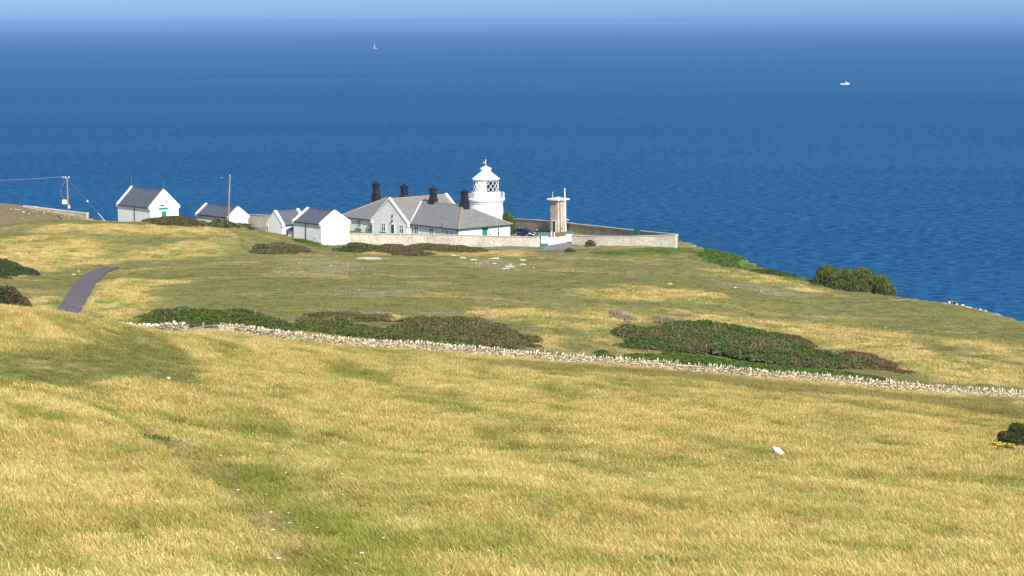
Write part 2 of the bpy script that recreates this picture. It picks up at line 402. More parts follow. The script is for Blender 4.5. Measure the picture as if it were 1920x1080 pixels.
Z_tall = [hits(p, D2) for p in [
  [(150,575),(175,540),(240,520),(330,528),(300,560),(252,585),(245,606),(170,606)],
  [(225,490),(240,466),(300,455),(400,452),(450,465),(430,480),(330,486)],
  [(-60,500),(0,450),(60,440),(160,442),(215,475),(190,492),(110,505),(60,520),(-60,520)],
  [(60,425),(130,418),(300,422),(420,430),(440,442),(300,446),(200,440),(80,440)],
  [(560,605),(600,578),(720,586),(760,600),(700,604),(620,598)],
  [(860,586),(900,578),(1020,584),(1015,602),(930,602)],
  [(1048,590),(1100,578),(1170,582),(1240,600),(1160,625),(1140,655),(1090,650),(1060,610)],
  [(960,620),(1040,600),(1080,640),(1080,664),(990,655)],
  [(1240,600),(1300,588),(1420,600),(1560,612),(1700,628),(1720,650),(1600,660),(1500,650),(1430,630),(1330,612)],
  [(1560,670),(1700,640),(1800,668),(1950,690),(1950,738),(1850,732),(1730,722),(1700,700),(1620,690)],
  [(1720,630),(1800,640),(1950,652),(1950,690),(1800,664)],
  [(1110,545),(1180,534),(1260,540),(1340,552),(1330,566),(1200,566),(1130,560)],
  [(1340,505),(1400,510),(1480,520),(1560,545),(1520,548),(1420,530),(1350,516)],
  [(980,470),(1010,478),(1010,484),(960,484),(900,480),(860,474)],
  [(640,480),(700,478),(820,478),(900,480),(860,468),(820,464),(700,468)],
  [(100,590),(120,560),(60,545),(40,580)],
]]
Z_bare = [hits(p, D2) for p in [
  [(500,500),(560,484),(650,486),(720,500),(700,514),(600,516),(520,512)],
  [(560,540),(700,535),(820,545),(760,556),(620,556)],
  [(1010,478),(1080,474),(1120,478),(1080,486),(1020,486)],
  [(1250,470),(1300,462),(1330,470),(1300,474)],
  [(1384,512),(1410,498),(1424,502),(1414,512)],
  [(1300,524),(1480,545),(1600,556),(1500,556),(1350,538)],
  [(860,484),(960,480),(1000,492),(930,505),(870,498)],
]]
Z_hill = [(-140,470),(-140,373),(-93,374),(-83,383),(-81,398),(-78,424),(-86,440)]
Z_sand = [hits([(150,402),(200,411),(225,412),(200,416),(160,412)], 395)]
Z_lush = [hits(p, D2) for p in [
  [(1300,474),(1335,466),(1370,474),(1410,494),(1405,505),(1360,502),(1320,490)],
  [(1415,512),(1440,500),(1500,520),(1560,545),(1480,528)],
  [(560,452),(600,446),(640,462),(620,466),(580,462)],
  [(150,545),(170,520),(180,520),(160,560),(140,580),(120,584)],
  [(1090,474),(1300,466),(1310,474),(1180,482)],
]]
COLS = dict(straw=(.60,.475,.225), gold=(.53,.395,.165), green=(.225,.245,.06), turf=(.225,.205,.07), turf2=(.29,.245,.10), tan=(.54,.415,.20),
            bare=(.40,.335,.225), brown=(.25,.19,.105), lush=(.085,.15,.03), lawn=(.255,.245,.085), sand=(.58,.44,.27), cliff=(.42,.38,.30), hill=(.235,.175,.09))
COLS = {k: np.array(v) for k, v in COLS.items()}
SA = math.atan2(-.95, .30)
def streak(x, y, s, asp, seed, octv=4):
    u = x * math.cos(SA) + y * math.sin(SA); v = -x * math.sin(SA) + y * math.cos(SA)
    return fbm(u / asp, v, s, octv, seed)
def mixc(c, d, t): return c * (1 - t[..., None]) + d * t[..., None]
def ground_look(x, y):
    """colour of what covers the ground, and how tall the grass stands (0..1)"""
    x = np.asarray(x, float); y = np.asarray(y, float)
    wob = (fbm(x, y, 6, 4, 21) - .5)
    fg = sstep(-.6, .6, polydist(x, y, FG))
    n1 = streak(x, y, 7, 3.0, 31); n2 = streak(x, y, 2.2, 2.6, 35); n3 = fbm(x, y, 1.1, 3, 41); n4 = fbm(x, y, 22, 3, 44)
    base = COLS['straw'] + np.zeros(x.shape + (3,))
    base = mixc(base, COLS['gold'], sstep(.35, .7, n3 * .5 + n2 * .5))
    gr = np.clip(sstep(.43, .66, streak(x, y, 4.5, 5.0, 31) * .5 + n2 * .25 + n3 * .15 + n4 * .1) * .50 + sstep(.54, .72, n2) * .32, 0, .8)
    base = mixc(base, COLS['green'], gr)
    tall = 1.0 - .45 * gr
    # towards the wall the grass is paler
    lawn = sstep(-1.2, 1.6, polydist(x, y, Z_lawn) + wob * 7)
    lc = mixc(COLS['lawn'] + np.zeros(x.shape + (3,)), COLS['brown'] * 1.25, sstep(.55, .75, n1) * .55)
    lc = mixc(lc, COLS['straw'], sstep(.5, .75, n2) * .4)
    base = mixc(base, lc, lawn); tall = tall * (1 - .9 * lawn)
    st = sstep(-1.0, 2.0, polydist(x, y, Z_strip) + wob * 8) * .75
    base = mixc(base, COLS['turf2'] * .85, st); tall = tall * (1 - .55 * st)
    gb = (1 - sstep(.6, 1.9, linedist(x, y, [(p[0] + 1.5, p[1]) for p in Z_track[3:]]) + wob * 2.5)) * .7
    base = mixc(base, COLS['green'] * 1.08, gb); tall = tall * (1 - .3 * gb)
    for Z, w_, a in ((Z_track, .6, .75), (Z_track2, 1.2, .6), (Z_track3, 1.6, .6)):
        tr = (1 - sstep(w_ * .5, w_ * 1.8, linedist(x, y, Z) + wob * 1.6)) * a
        tc = mixc(COLS['brown'] * 1.65 + np.zeros(x.shape + (3,)), COLS['green'], sstep(.4, .6, n1))
        base = mixc(base, tc, tr); tall = tall * (1 - .6 * tr)
    # beyond the wall
    m1 = fbm(x * .5, y, 10, 4, 51); m2 = fbm(x, y, 3.2, 4, 55)
    b2 = mixc(COLS['turf'] + np.zeros(x.shape + (3,)), COLS['turf2'], sstep(.42, .7, m1 * .6 + m2 * .4))
    b2 = mixc(b2, COLS['lush'] * 1.7, sstep(.62, .75, m2) * .35)
    b2 = mixc(b2, COLS['tan'], sstep(.60, .74, fbm(x * .45, y, 5, 4, 58)) * .55)
    t2 = sstep(.58, .74, fbm(x * .45, y, 5, 4, 58)) * .30 + .04
    for Z in Z_tall:
        a = sstep(-1.6, 2.2, polydist(x, y, Z) + wob * 9)
        tc = mixc(COLS['tan'] * 1.08 + np.zeros(x.shape + (3,)), COLS['green'] * 1.1, sstep(.5, .68, m2) * .65)
        b2 = mixc(b2, tc, a); t2 = np.maximum(t2, a * (.5 + .35 * m2))
    for Z in Z_bare:
        a = sstep(-2, 2.5, polydist(x, y, Z) + wob * 10) * (.15 + .45 * sstep(.4, .65, m2))
        b2 = mixc(b2, COLS['bare'] * .9, a); t2 = t2 * (1 - a)
    for Z in Z_lush:
        a = sstep(-1, 1.5, polydist(x, y, Z) + wob * 5)
        b2 = mixc(b2, COLS['lush'] * 1.35, a * (.55 + .45 * sstep(.4, .6, m2))); t2 = np.maximum(t2, a * .5)
    a = sstep(-3, 2, polydist(x, y, Z_hill) + wob * 6); b2 = mixc(b2, COLS['hill'], a); t2 = t2 * (1 - a)
    for Z in Z_sand:
        a = sstep(-1, 1, polydist(x, y, Z) + wob * 2); b2 = mixc(b2, COLS['sand'], a); t2 = t2 * (1 - a)
    c = mixc(b2, base, fg); t = t2 * (1 - fg) + tall * fg
    dc = polydist(x, y, COAST)
    e = 1 - sstep(-.3, 1.6, dc + wob * 3); c = mixc(c, mixc(COLS['cliff'] + np.zeros(x.shape + (3,)), COLS['brown'], sstep(.45, .6, m2)), e); t = t * (1 - e)
    return c, t, fg

# ------------------------------------------------------------------ ground, sea, air
def ground_material():
    m_, nt, bs = new_mat("downland_turf"); L = nt.links; bs.inputs["Roughness"].default_value = 1.0; bs.inputs["Specular IOR Level"].default_value = .1
    a = nd(nt, "ShaderNodeAttribute", attribute_name="tint"); g = nd(nt, "ShaderNodeNewGeometry")
    def noise(s, d, st=None):
        src = g.outputs["Position"]
        if st: mp = nd(nt, "ShaderNodeMapping"); mp.inputs["Scale"].default_value = st; L.new(src, mp.inputs[0]); src = mp.outputs[0]
        n = nd(nt, "ShaderNodeTexNoise", i_Scale=s, i_Detail=d, i_Roughness=.7); L.new(src, n.inputs["Vector"]); return n.outputs[0]
    n1 = noise(2.2, 8, (1, .45, 1)); mr = nd(nt, "ShaderNodeMapRange"); mr.inputs[1].default_value = .25; mr.inputs[2].default_value = .75; mr.inputs[3].default_value = .5; mr.inputs[4].default_value = 1.5; L.new(n1, mr.inputs[0])
    n2 = noise(.9, 6); r = nd(nt, "ShaderNodeValToRGB"); r.color_ramp.elements[0].position = .38; r.color_ramp.elements[1].position = .66
    r.color_ramp.elements[0].color = (.80, 1.03, .72, 1); r.color_ramp.elements[1].color = (1.2, 1.0, 1.05, 1); L.new(n2, r.inputs[0])
    mx = nd(nt, "ShaderNodeMix", data_type='RGBA', blend_type='MULTIPLY'); mx.inputs[0].default_value = 1; L.new(a.outputs["Color"], mx.inputs[6]); L.new(r.outputs[0], mx.inputs[7])
    vm = nd(nt, "ShaderNodeVectorMath", operation='SCALE'); L.new(mx.outputs[2], vm.inputs[0]); L.new(mr.outputs[0], vm.inputs["Scale"])
    L.new(vm.outputs[0], bs.inputs["Base Color"])
    b = nd(nt, "ShaderNodeBump", i_Strength=.9, i_Distance=.25); L.new(noise(1.6, 9), b.inputs["Height"]); L.new(b.outputs[0], bs.inputs["Normal"])
    return m_
CC, TT, _ = ground_look(XX, YY)
ROADPX = [(128,586),(139,570),(151,548),(163,530),(180,514),(198,506),(210,502.5)]
ROADCL = [tuple(hit(a, b, 236 if b > 560 else 245)[:2]) for a, b in ROADPX]
_d = np.array(ROADCL[0]) - np.array(ROADCL[1]); _d /= np.linalg.norm(_d)
ROADCL = [tuple(np.array(ROADCL[0]) + _d * 30)] + ROADCL
_k = ZZ.copy()                                   # the road runs on an evened-out bed
for _ in range(10): _k[1:-1, 1:-1] = (_k[1:-1, 1:-1] * 2 + _k[:-2, 1:-1] + _k[2:, 1:-1] + _k[1:-1, :-2] + _k[1:-1, 2:]) / 6
_m = 1 - sstep(2.5, 6, linedist(XX, YY, ROADCL)); ZZ = ZZ * (1 - _m) + _k * _m
TT = TT * (1 - _m)
nx_, ny_ = len(gx), len(gy)
idx = np.arange(nx_ * ny_).reshape(ny_, nx_)
F4 = np.stack([idx[:-1, :-1], idx[:-1, 1:], idx[1:, 1:], idx[1:, :-1]], -1).reshape(-1, 4)
zlow = ZZ.ravel()[F4].max(1); F4 = F4[zlow > -3.9]
tus = (fbm(XX, YY, 2.0, 2, 77) - .5) * .35 * TT * (YY > 205)
ZZ = ZZ + tus
V = np.stack([XX, YY, ZZ], -1).reshape(-1, 3)
g_ = mesh_np("ground", V, F4, ground_material(), cols=CC.reshape(-1, 3), smooth=True); tag(g_, kind="structure")

def sea_material():
    m_, nt, bs = new_mat("sea_water"); L = nt.links; out = nt.nodes["Material Output"]
    g = nd(nt, "ShaderNodeNewGeometry")
    def noise(s, d, st, r=.6):
        mp = nd(nt, "ShaderNodeMapping"); mp.inputs["Scale"].default_value = st; mp.inputs["Rotation"].default_value = (0, 0, .15); L.new(g.outputs["Position"], mp.inputs[0])
        n = nd(nt, "ShaderNodeTexNoise", i_Scale=s, i_Detail=d, i_Roughness=r); L.new(mp.outputs[0], n.inputs["Vector"]); return n.outputs[0]
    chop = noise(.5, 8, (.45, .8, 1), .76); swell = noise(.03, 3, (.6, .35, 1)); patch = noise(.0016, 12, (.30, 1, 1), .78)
    b1 = nd(nt, "ShaderNodeBump", i_Strength=1, i_Distance=2.5); L.new(chop, b1.inputs["Height"])
    b2 = nd(nt, "ShaderNodeBump", i_Strength=1, i_Distance=3.0); L.new(swell, b2.inputs["Height"]); L.new(b1.outputs[0], b2.inputs["Normal"])
    # ripple light and dark painted into the water colour, from chop and patch noise
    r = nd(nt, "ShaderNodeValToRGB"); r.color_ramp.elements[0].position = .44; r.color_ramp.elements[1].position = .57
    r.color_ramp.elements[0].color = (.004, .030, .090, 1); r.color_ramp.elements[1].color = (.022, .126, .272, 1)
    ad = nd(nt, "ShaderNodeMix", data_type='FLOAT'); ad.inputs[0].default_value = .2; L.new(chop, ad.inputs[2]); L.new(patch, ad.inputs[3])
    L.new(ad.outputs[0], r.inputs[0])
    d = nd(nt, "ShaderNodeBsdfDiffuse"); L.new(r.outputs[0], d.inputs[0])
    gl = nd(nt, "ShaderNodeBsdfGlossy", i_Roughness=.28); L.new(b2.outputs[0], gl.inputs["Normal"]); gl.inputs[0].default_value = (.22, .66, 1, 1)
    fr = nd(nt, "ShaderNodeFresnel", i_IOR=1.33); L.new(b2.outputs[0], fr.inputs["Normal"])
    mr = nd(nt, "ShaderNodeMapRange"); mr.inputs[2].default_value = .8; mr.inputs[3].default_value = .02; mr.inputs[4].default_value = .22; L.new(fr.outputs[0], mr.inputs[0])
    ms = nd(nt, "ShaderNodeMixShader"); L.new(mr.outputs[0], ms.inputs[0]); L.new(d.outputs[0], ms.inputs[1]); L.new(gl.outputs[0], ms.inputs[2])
    nt.nodes.remove(bs); L.new(ms.outputs[0], out.inputs[0]); return m_
sb = MB(); SX = 60000
sb.add([(-SX, -3000, 0), (SX, -3000, 0), (SX, 90000, 0), (-SX, 90000, 0)], [(0, 1, 2, 3)])
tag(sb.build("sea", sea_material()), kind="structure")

def haze_material():
    m_ = bpy.data.materials.new("sea_air"); m_.use_nodes = True; nt = m_.node_tree; nt.nodes.clear()
    o = nt.nodes.new("ShaderNodeOutputMaterial"); v = nt.nodes.new("ShaderNodeVolumePrincipled")
    v.inputs["Color"].default_value = (.30, .55, .94, 1); v.inputs["Density"].default_value = HAZE
    nt.links.new(v.outputs[0], o.inputs["Volume"]); return m_
HAZE = 9e-5
hb = MB(); hb.box(-SX - 200, SX + 200, -3200, 90200, -6, 84)
tag(hb.build("haze", haze_material()), "thin pale blue sea haze hanging over the water", "haze", kind="stuff")

# ------------------------------------------------------------------ grass
def clump_mesh(name, n, rad, hmin, hmax, wid, lean, seed, stem=.25):
    g = np.random.default_rng(seed)
    r = rad * np.sqrt(g.random(n)); a = g.random(n) * 2 * np.pi
    bx, by = r * np.cos(a), r * np.sin(a)
    h = hmin + (hmax - hmin) * g.random(n) ** 1.2
    la = g.normal(0, .9, n) + np.arctan2(-.25, -.95)        # most blades lean down wind
    lm = lean * h * (.4 + g.random(n))
    ang = g.random(n) * np.pi; wx, wy = np.cos(ang) * wid * .5, np.sin(ang) * wid * .5
    V = []; C = []
    isst = g.random(n) < stem
    for k, (f, wf) in enumerate(((0, 1), (.55, .8), (1, .12))):
        cx = bx + np.cos(la) * lm * f ** 1.8; cy = by + np.sin(la) * lm * f ** 1.8; cz = h * f * (1 - .12 * f) - (.05 if k == 0 else 0)
        if k == 2: wf_ = np.where(isst, 1.1, .12)           # seed heads stay wide at the tip
        else: wf_ = np.where(isst, .55, wf)
        V.append(np.stack([cx - wx * wf_, cy - wy * wf_, cz], -1)); V.append(np.stack([cx + wx * wf_, cy + wy * wf_, cz], -1))
    V = np.stack(V, 1)                                       # n,6,3
    br = .60 + .80 * g.random(n); hue = g.random(n)
    c = np.stack([br * (1.0 + .12 * hue), br, br * (1.0 - .15 * hue)], -1)
    gsel = g.random(n) < .30; c[gsel] *= np.array([.58, .82, .50])
    wsel = g.random(n) < .10; c[wsel] *= np.array([1.25, 1.22, 1.25])
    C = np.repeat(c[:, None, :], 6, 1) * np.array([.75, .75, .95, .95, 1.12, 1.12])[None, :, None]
    b = np.arange(n)[:, None] * 6
    F = np.concatenate([b + np.array([0, 1, 3, 2]), b + np.array([2, 3, 5, 4])])
    me = bpy.data.meshes.new(name); V = V.reshape(-1, 3)
    me.vertices.add(len(V)); me.vertices.foreach_set("co", V.astype(np.float32).ravel())
    me.loops.add(F.size); me.loops.foreach_set("vertex_index", F.astype(np.int32).ravel())
    me.polygons.add(len(F)); me.polygons.foreach_set("loop_start", np.arange(0, F.size, 4, dtype=np.int32)); me.polygons.foreach_set("loop_total", np.full(len(F), 4, np.int32))
    me.update(calc_edges=True)
    at = me.color_attributes.new("tint", 'FLOAT_COLOR', 'POINT'); c4 = np.ones((len(V), 4), np.float32); c4[:, :3] = C.reshape(-1, 3); at.data.foreach_set("color", c4.ravel())
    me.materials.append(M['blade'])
    return bpy.data.objects.new(name, me)
def scatter(name, protos, x, y, tint, scl, label, cat, sink=0.0):
    """one mesh of points that grows a clump at every point (geometry nodes)"""
    n = len(x); me = bpy.data.meshes.new(name); me.vertices.add(n)
    me.vertices.foreach_set("co", np.stack([x, y, gz(x, y) - sink], -1).astype(np.float32).ravel())
    a = me.attributes.new("ground_tint", 'FLOAT_COLOR', 'POINT'); c4 = np.ones((n, 4), np.float32); c4[:, :3] = tint; a.data.foreach_set("color", c4.ravel())
    a = me.attributes.new("spin", 'FLOAT_VECTOR', 'POINT'); sp = np.zeros((n, 3), np.float32); sp[:, 2] = rng.normal(0, .7, n); a.data.foreach_set("vector", sp.ravel())
    a = me.attributes.new("size", 'FLOAT_VECTOR', 'POINT'); a.data.foreach_set("vector", scl.astype(np.float32).ravel())
    a = me.attributes.new("which", 'INT', 'POINT'); a.data.foreach_set("value", rng.integers(0, len(protos), n).astype(np.int32))
    o = bpy.data.objects.new(name, me); col.objects.link(o)
    ng = bpy.data.node_groups.new(name + "_nodes", 'GeometryNodeTree')
    ng.interface.new_socket("Geometry", in_out='INPUT', socket_type='NodeSocketGeometry'); ng.interface.new_socket("Geometry", in_out='OUTPUT', socket_type='NodeSocketGeometry')
    N = ng.nodes; L = ng.links; gi = N.new("NodeGroupInput"); go = N.new("NodeGroupOutput")
    iop = N.new("GeometryNodeInstanceOnPoints"); L.new(gi.outputs[0], iop.inputs["Points"]); iop.inputs["Pick Instance"].default_value = True
    gti = N.new("GeometryNodeGeometryToInstance")
    for p in reversed(protos):
        oi = N.new("GeometryNodeObjectInfo"); oi.inputs["Object"].default_value = p; oi.inputs["As Instance"].default_value = True
        L.new(oi.outputs["Geometry"], gti.inputs[0])
    L.new(gti.outputs[0], iop.inputs["Instance"])
    def attr(nm, ty):
        q = N.new("GeometryNodeInputNamedAttribute"); q.data_type = ty; q.inputs["Name"].default_value = nm; return q.outputs["Attribute"]
    L.new(attr("which", 'INT'), iop.inputs["Instance Index"]); L.new(attr("size", 'FLOAT_VECTOR'), iop.inputs["Scale"])
    L.new(attr("spin", 'FLOAT_VECTOR'), iop.inputs["Rotation"]); L.new(iop.outputs[0], go.inputs[0])
    md = o.modifiers.new("grow", 'NODES'); md.node_group = ng
    me.materials.append(M['blade'])
    return tag(o, label, cat, kind="stuff")
def sample(d0, d1, dens, side=1.2, xpad=17):
    """random ground points in the slice of land between two distances"""
    n = int(dens * (d1 - d0) * ((d0 + d1) * .2462 * side + 2 * xpad)); 
    y = np.sqrt(rng.random(n) * (d1 * d1 - d0 * d0) + d0 * d0); x = (rng.random(n) * 2 - 1) * (y * .2462 * side + xpad)
    return x, y
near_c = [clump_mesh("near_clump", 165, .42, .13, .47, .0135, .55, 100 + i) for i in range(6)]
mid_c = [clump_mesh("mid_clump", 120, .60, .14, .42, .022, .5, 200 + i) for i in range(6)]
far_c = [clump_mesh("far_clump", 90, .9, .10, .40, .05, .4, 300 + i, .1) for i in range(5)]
def grow(name, protos, d0, d1, dens, label, cat, hs=1.0, minT=.03, only=None):
    x, y = sample(d0, d1, dens); c, t, fg = ground_look(x, y)
    keep = (t > minT) & (rng.random(len(x)) < np.clip(t * 2.2 + .45, 0, 1)) & (polydist(x, y, COAST) > .5)
    if only is not None: keep &= only(x, y, fg)
    keep &= (linedist(x, y, WALL) > .6) & (linedist(x, y, ROADCL) > 1.5 + .5 * fbm(x, y, 1.5, 2, 71))
    for Z in NOGRASS: keep &= polydist(x, y, Z) < .9
    x, y, c, t = x[keep], y[keep], c[keep], t[keep]
    big = streak(x, y, 3.0, 2.0, 91)
    hgt = hs * (.16 + .97 * t) * (.72 + .6 * big) * (.85 + .3 * rng.random(len(x)))
    w_ = .85 + .3 * rng.random(len(x))
    kk = rng.random(len(x)); spot = fbm(x, y, .9, 2, 93)      # tufts of their own kind among the rest
    c = np.where((kk < .08 + .34 * (spot > .64))[:, None], c * .35 + COLS['green'] * .75, c); c = np.where((kk > .90)[:, None], c * np.array([.82, .68, .55]), c); c = np.where(((kk > .75) & (kk < .83))[:, None], c * 1.14, c)
    c = c * (.84 + .32 * rng.random(len(x)))[:, None] * 1.16
    scatter(name, protos, x, y, c, np.stack([w_, w_, hgt], -1), label, cat)

# ------------------------------------------------------------------ buildings
u = np.array([-.671, .741, 0.0]); v = np.array([.741, .671, 0.0]); Z3 = np.array([0, 0, 1.0])
def frame(O):
    O = np.array(O, float)
    return lambda t, s, h: tuple(O + u * t + v * s + Z3 * h)      # t along the long side, s into the depth, h up
def roof_slab(mb, f, quad, th=.12):
    """a roof plane given by corner tuples (t,s,h), thickened downwards"""
    a = [f(*q) for q in quad]; b = [f(q[0], q[1], q[2] - th) for q in quad]
    mb.prism(b, a)

def gabled_shed(name, O, Lt, Ws, he, ha, label, axis='t', over=.35, pipe=None, slate_m='slate_new', hb=-1.2, kneel=.3, copw=.42):
    """walls with two parapet gables; ridge runs along axis"""
    f0 = frame(O); f = f0 if axis == 't' else (lambda t, s, h: f0(s, t, h))
    root = empty(name, O, label, "shed" if Lt * Ws < 90 else "house", "white outbuildings beside the lighthouse")
    mb = MB(); wt = .3; mid = Ws / 2
    prof = [(0, hb), (Ws, hb), (Ws, he), (mid, ha - .12), (0, he)]
    for a, b in ((0, wt), (Lt - wt, Lt)):
        mb.prism([f(a, s, h) for s, h in prof], [f(b, s, h) for s, h in prof])
    mb.box(wt, Lt - wt, 0, wt, hb, he - .02, f); mb.box(wt, Lt - wt, Ws - wt, Ws, hb, he - .02, f)
    mb.build("wall", M['white'], root)
    rb = MB(); o = .22; sl = (ha - he) / mid
    roof_slab(rb, f, [(copw - .05, -o, he - o * sl + .02), (Lt - copw + .05, -o, he - o * sl + .02), (Lt - copw + .05, mid - .003, ha - .05), (copw - .05, mid - .003, ha - .05)])
    roof_slab(rb, f, [(copw - .05, Ws + o, he - o * sl + .02), (Lt - copw + .05, Ws + o, he - o * sl + .02), (Lt - copw + .05, mid + .003, ha - .05), (copw - .05, mid + .003, ha - .05)])
    rf = rb.build("roof", M[slate_m], root)
    r2 = MB(); r2.tube([f(copw, mid, ha - .02), f(Lt - copw, mid, ha - .02)], .09, 6); r2.build("ridge_tiles", M['slate_new'], rf)
    for a, b in ((-.10, copw), (Lt - copw, Lt + .10)):      # parapet copings with kneelers
        c = MB(); k = kneel; e0, e1 = he - k * sl, ha
        lo = .0; hi = .22
        c.prism([f(a, -k, e0 + lo), f(a, mid, e1 + lo), f(a, mid, e1 + hi), f(a, -k, e0 + hi)], [f(b, -k, e0 + lo), f(b, mid, e1 + lo), f(b, mid, e1 + hi), f(b, -k, e0 + hi)])
        c.prism([f(a, Ws + k, e0 + lo), f(a, mid + .002, e1 + lo), f(a, mid + .002, e1 + hi), f(a, Ws + k, e0 + hi)], [f(b, Ws + k, e0 + lo), f(b, mid + .002, e1 + lo), f(b, mid + .002, e1 + hi), f(b, Ws + k, e0 + hi)])
        c.box(a + .003, b - .003, -k, .12, e0 - .30, e0 + .05, f); c.box(a + .003, b - .003, Ws - .12, Ws + k, e0 - .30, e0 + .05, f)
        c.build("gable_coping", M['white'], root)
    g = MB(); g.box(copw, Lt - copw, -o - .12, -o + .02, he - o * sl - .15, he - o * sl - .02, f); g.build("gutter", M['black'], root)
    if pipe is not None:
        g = MB()
        for pp in pipe:
            g.tube([f(pp, -o - .05, he - .15), f(pp, -.08, he - .55), f(pp, -.08, hb + .3)], .07, 6)
        g.build("downpipe", M['black'], root)
    return root, f
def part_box(name, mat, parent, f, b, bevel=0):
    mb = MB(); mb.box(*b, f); return mb.build(name, mat, parent, bevel=bevel)
def rod(name, parent, a, b, r, mat, n=6): return MB().tube([a, b], r, n).build(name, mat, parent)

# the keepers' cottages: hipped main roof, cross wing with gables front and back, four tarred chimneys
GH = 73 - 40.15
O = P(860, 425, 376.0); EH = O[2] - GH; O = np.array([O[0], O[1], GH]); fc = frame(O)
LH = along(O, u, 640.5) if True else 37; LH = min(max(LH, 33), 40); DW = 12.6; RH = 6.15; EH = 2.8
house = empty("keepers_cottages", O, "long low white cottages with grey slate hipped roof and four black chimneys", "house")
hw = MB(); ov = .35
hw.box(0, LH, 0, DW, -1, EH, fc); hw.build("wall", M['white'], house)
t0, t1 = along(O, u, 770), along(O, u, 704); tm = (t0 + t1) / 2; GA = 7.0; pj = .8
wing = MB(); prof = [(t0, -1), (t1, -1), (t1, EH), (tm, GA - .25), (t0, EH)]
wing.prism([fc(t, -pj, h) for t, h in prof], [fc(t, -.003, h) for t, h in prof]); wing.prism([fc(t, -pj + .003, h) for t, h in [(t0+.01, EH-.05), (t1-.01, EH-.05), (tm, GA - .27)]], [fc(t, -pj + .5, h) for t, h in [(t0+.01, EH-.05), (t1-.01, EH-.05), (tm, GA - .27)]])
wing.prism([fc(t, DW + .003, h) for t, h in prof], [fc(t, DW + pj, h) for t, h in prof])
wing.build("gable_wall", M['white'], house)
hip = 6.2; mid = DW / 2; sl = (RH - EH) / mid; eh = EH - ov * sl
mr = MB()
roof_slab(mr, fc, [(-ov, -ov, eh), (LH + ov, -ov, eh), (LH - hip, mid - .003, RH), (hip, mid - .003, RH)])
roof_slab(mr, fc, [(-ov, DW + ov, eh), (LH + ov, DW + ov, eh), (LH - hip, mid + .003, RH), (hip, mid + .003, RH)])
roof_slab(mr, fc, [(-ov - .003, -ov, eh), (-ov - .003, DW + ov, eh), (hip - .003, mid, RH)])
roof_slab(mr, fc, [(LH + ov + .003, -ov, eh), (LH + ov + .003, DW + ov, eh), (LH - hip + .003, mid, RH)])
roof = mr.build("roof", M['slate_old'], house)
wr = MB(); gs = (GA - EH) / ((t1 - t0) / 2)
for ta, sg in ((t0, -1), (t1, 1)):
    for s0, s1 in ((-pj + .3, mid), (mid, DW + pj - .3)):
        wr.prism([fc(tm + sg * .002, s0, GA - .18), fc(ta + sg * .1, s0, EH - .1 * gs - .0), fc(ta + sg * .1, s1, EH - .1 * gs), fc(tm + sg * .002, s1, GA - .18)],
                 [fc(tm + sg * .002, s0, GA - .08), fc(ta + sg * .1, s0, EH - .1 * gs + .1), fc(ta + sg * .1, s1, EH - .1 * gs + .1), fc(tm + sg * .002, s1, GA - .08)])
wr.build("wing_roof", M['slate_old'], roof)
for s0, s1 in ((-pj - .12, -pj + .36), (DW + pj - .36, DW + pj + .12)):
    c = MB()
    for ta, sg in ((t0, -1), (t1, 1)):
        k = .35
        c.prism([fc(tm + sg * .002, s0, GA - .1), fc(ta + sg * k, s0, EH - k * gs - .1), fc(ta + sg * k, s0, EH - k * gs + .26), fc(tm + sg * .002, s0, GA + .26)],
                [fc(tm + sg * .002, s1, GA - .1), fc(ta + sg * k, s1, EH - k * gs - .1), fc(ta + sg * k, s1, EH - k * gs + .26), fc(tm + sg * .002, s1, GA + .26)])
        a, b = sorted((ta - sg * .1, ta + sg * k)); c.box(a, b, s0 + .003, s1 - .003, EH - k * gs - .45, EH - k * gs + .1, fc)
    c.build("gable_coping", M['white'], house)
rt = MB()
def ridge(a, b, r=.13): rt.tube([fc(*a), fc(*b)], r, 6)
ridge((hip, mid, RH + .03), (LH - hip, mid, RH + .03)); ridge((-ov, -ov, eh + .02), (hip, mid, RH + .03)); ridge((-ov, DW + ov, eh + .02), (hip, mid, RH + .03))
ridge((LH + ov, -ov, eh + .02), (LH - hip, mid, RH + .03)); ridge((LH + ov, DW + ov, eh + .02), (LH - hip, mid, RH + .03)); ridge((tm, -pj + .3, GA - .02), (tm, DW + pj - .3, GA - .02))
rt.build("ridge_tiles", M['ridge'], roof)
# lead valleys where wing and main roof meet: wing height at t = GA - gs*|t-tm|, main height at s = EH + sl*s
vl = MB()
for sg in (-1, 1):
    smax = min((GA - EH) / sl, mid)
    tA = sg * ((GA - .08 - (EH - .0)) / gs); tB = sg * ((GA - .08 - (EH + sl * smax)) / gs)
    vl.tube([fc(tm + tA, -.0, EH + .06), fc(tm + tB, smax, EH + sl * smax + .06)], .11, 6)
vl.each("valley_lead", M['white'], roof)
def chimney(px, name="chimney"):
    t = along(fc(0, mid, 0), u, px); b = MB(); cx = mid; w = .64
    def ring(hw, h): return [fc(t - hw, cx - hw, h), fc(t + hw, cx - hw, h), fc(t + hw, cx + hw, h), fc(t - hw, cx + hw, h)]
    lv = [(w, RH - .9), (w, RH + .65), (w * .8, RH + 1.0), (w * .8, RH + 2.3), (w * 1.05, RH + 2.42), (w * 1.05, RH + 2.6), (w * .85, RH + 2.62), (w * .85, RH + 2.7)]
    for (a, h0), (c, h1) in zip(lv[:-1], lv[1:]): b.box8(ring(a, h0 + .001), ring(c, h1))
    ch = b.build("chimney", M['black'], roof)
    p = MB()
    for d in (-.27, .27): p.tube([fc(t + d, cx, RH + 2.66), fc(t + d, cx, RH + 3.1)], [.17, .14], 8)
    # pots are the chimney's own
    p.each("chimney_pot", M['black'], roof)
for px in (706, 759, 813, 872): chimney(px)
gt = MB()
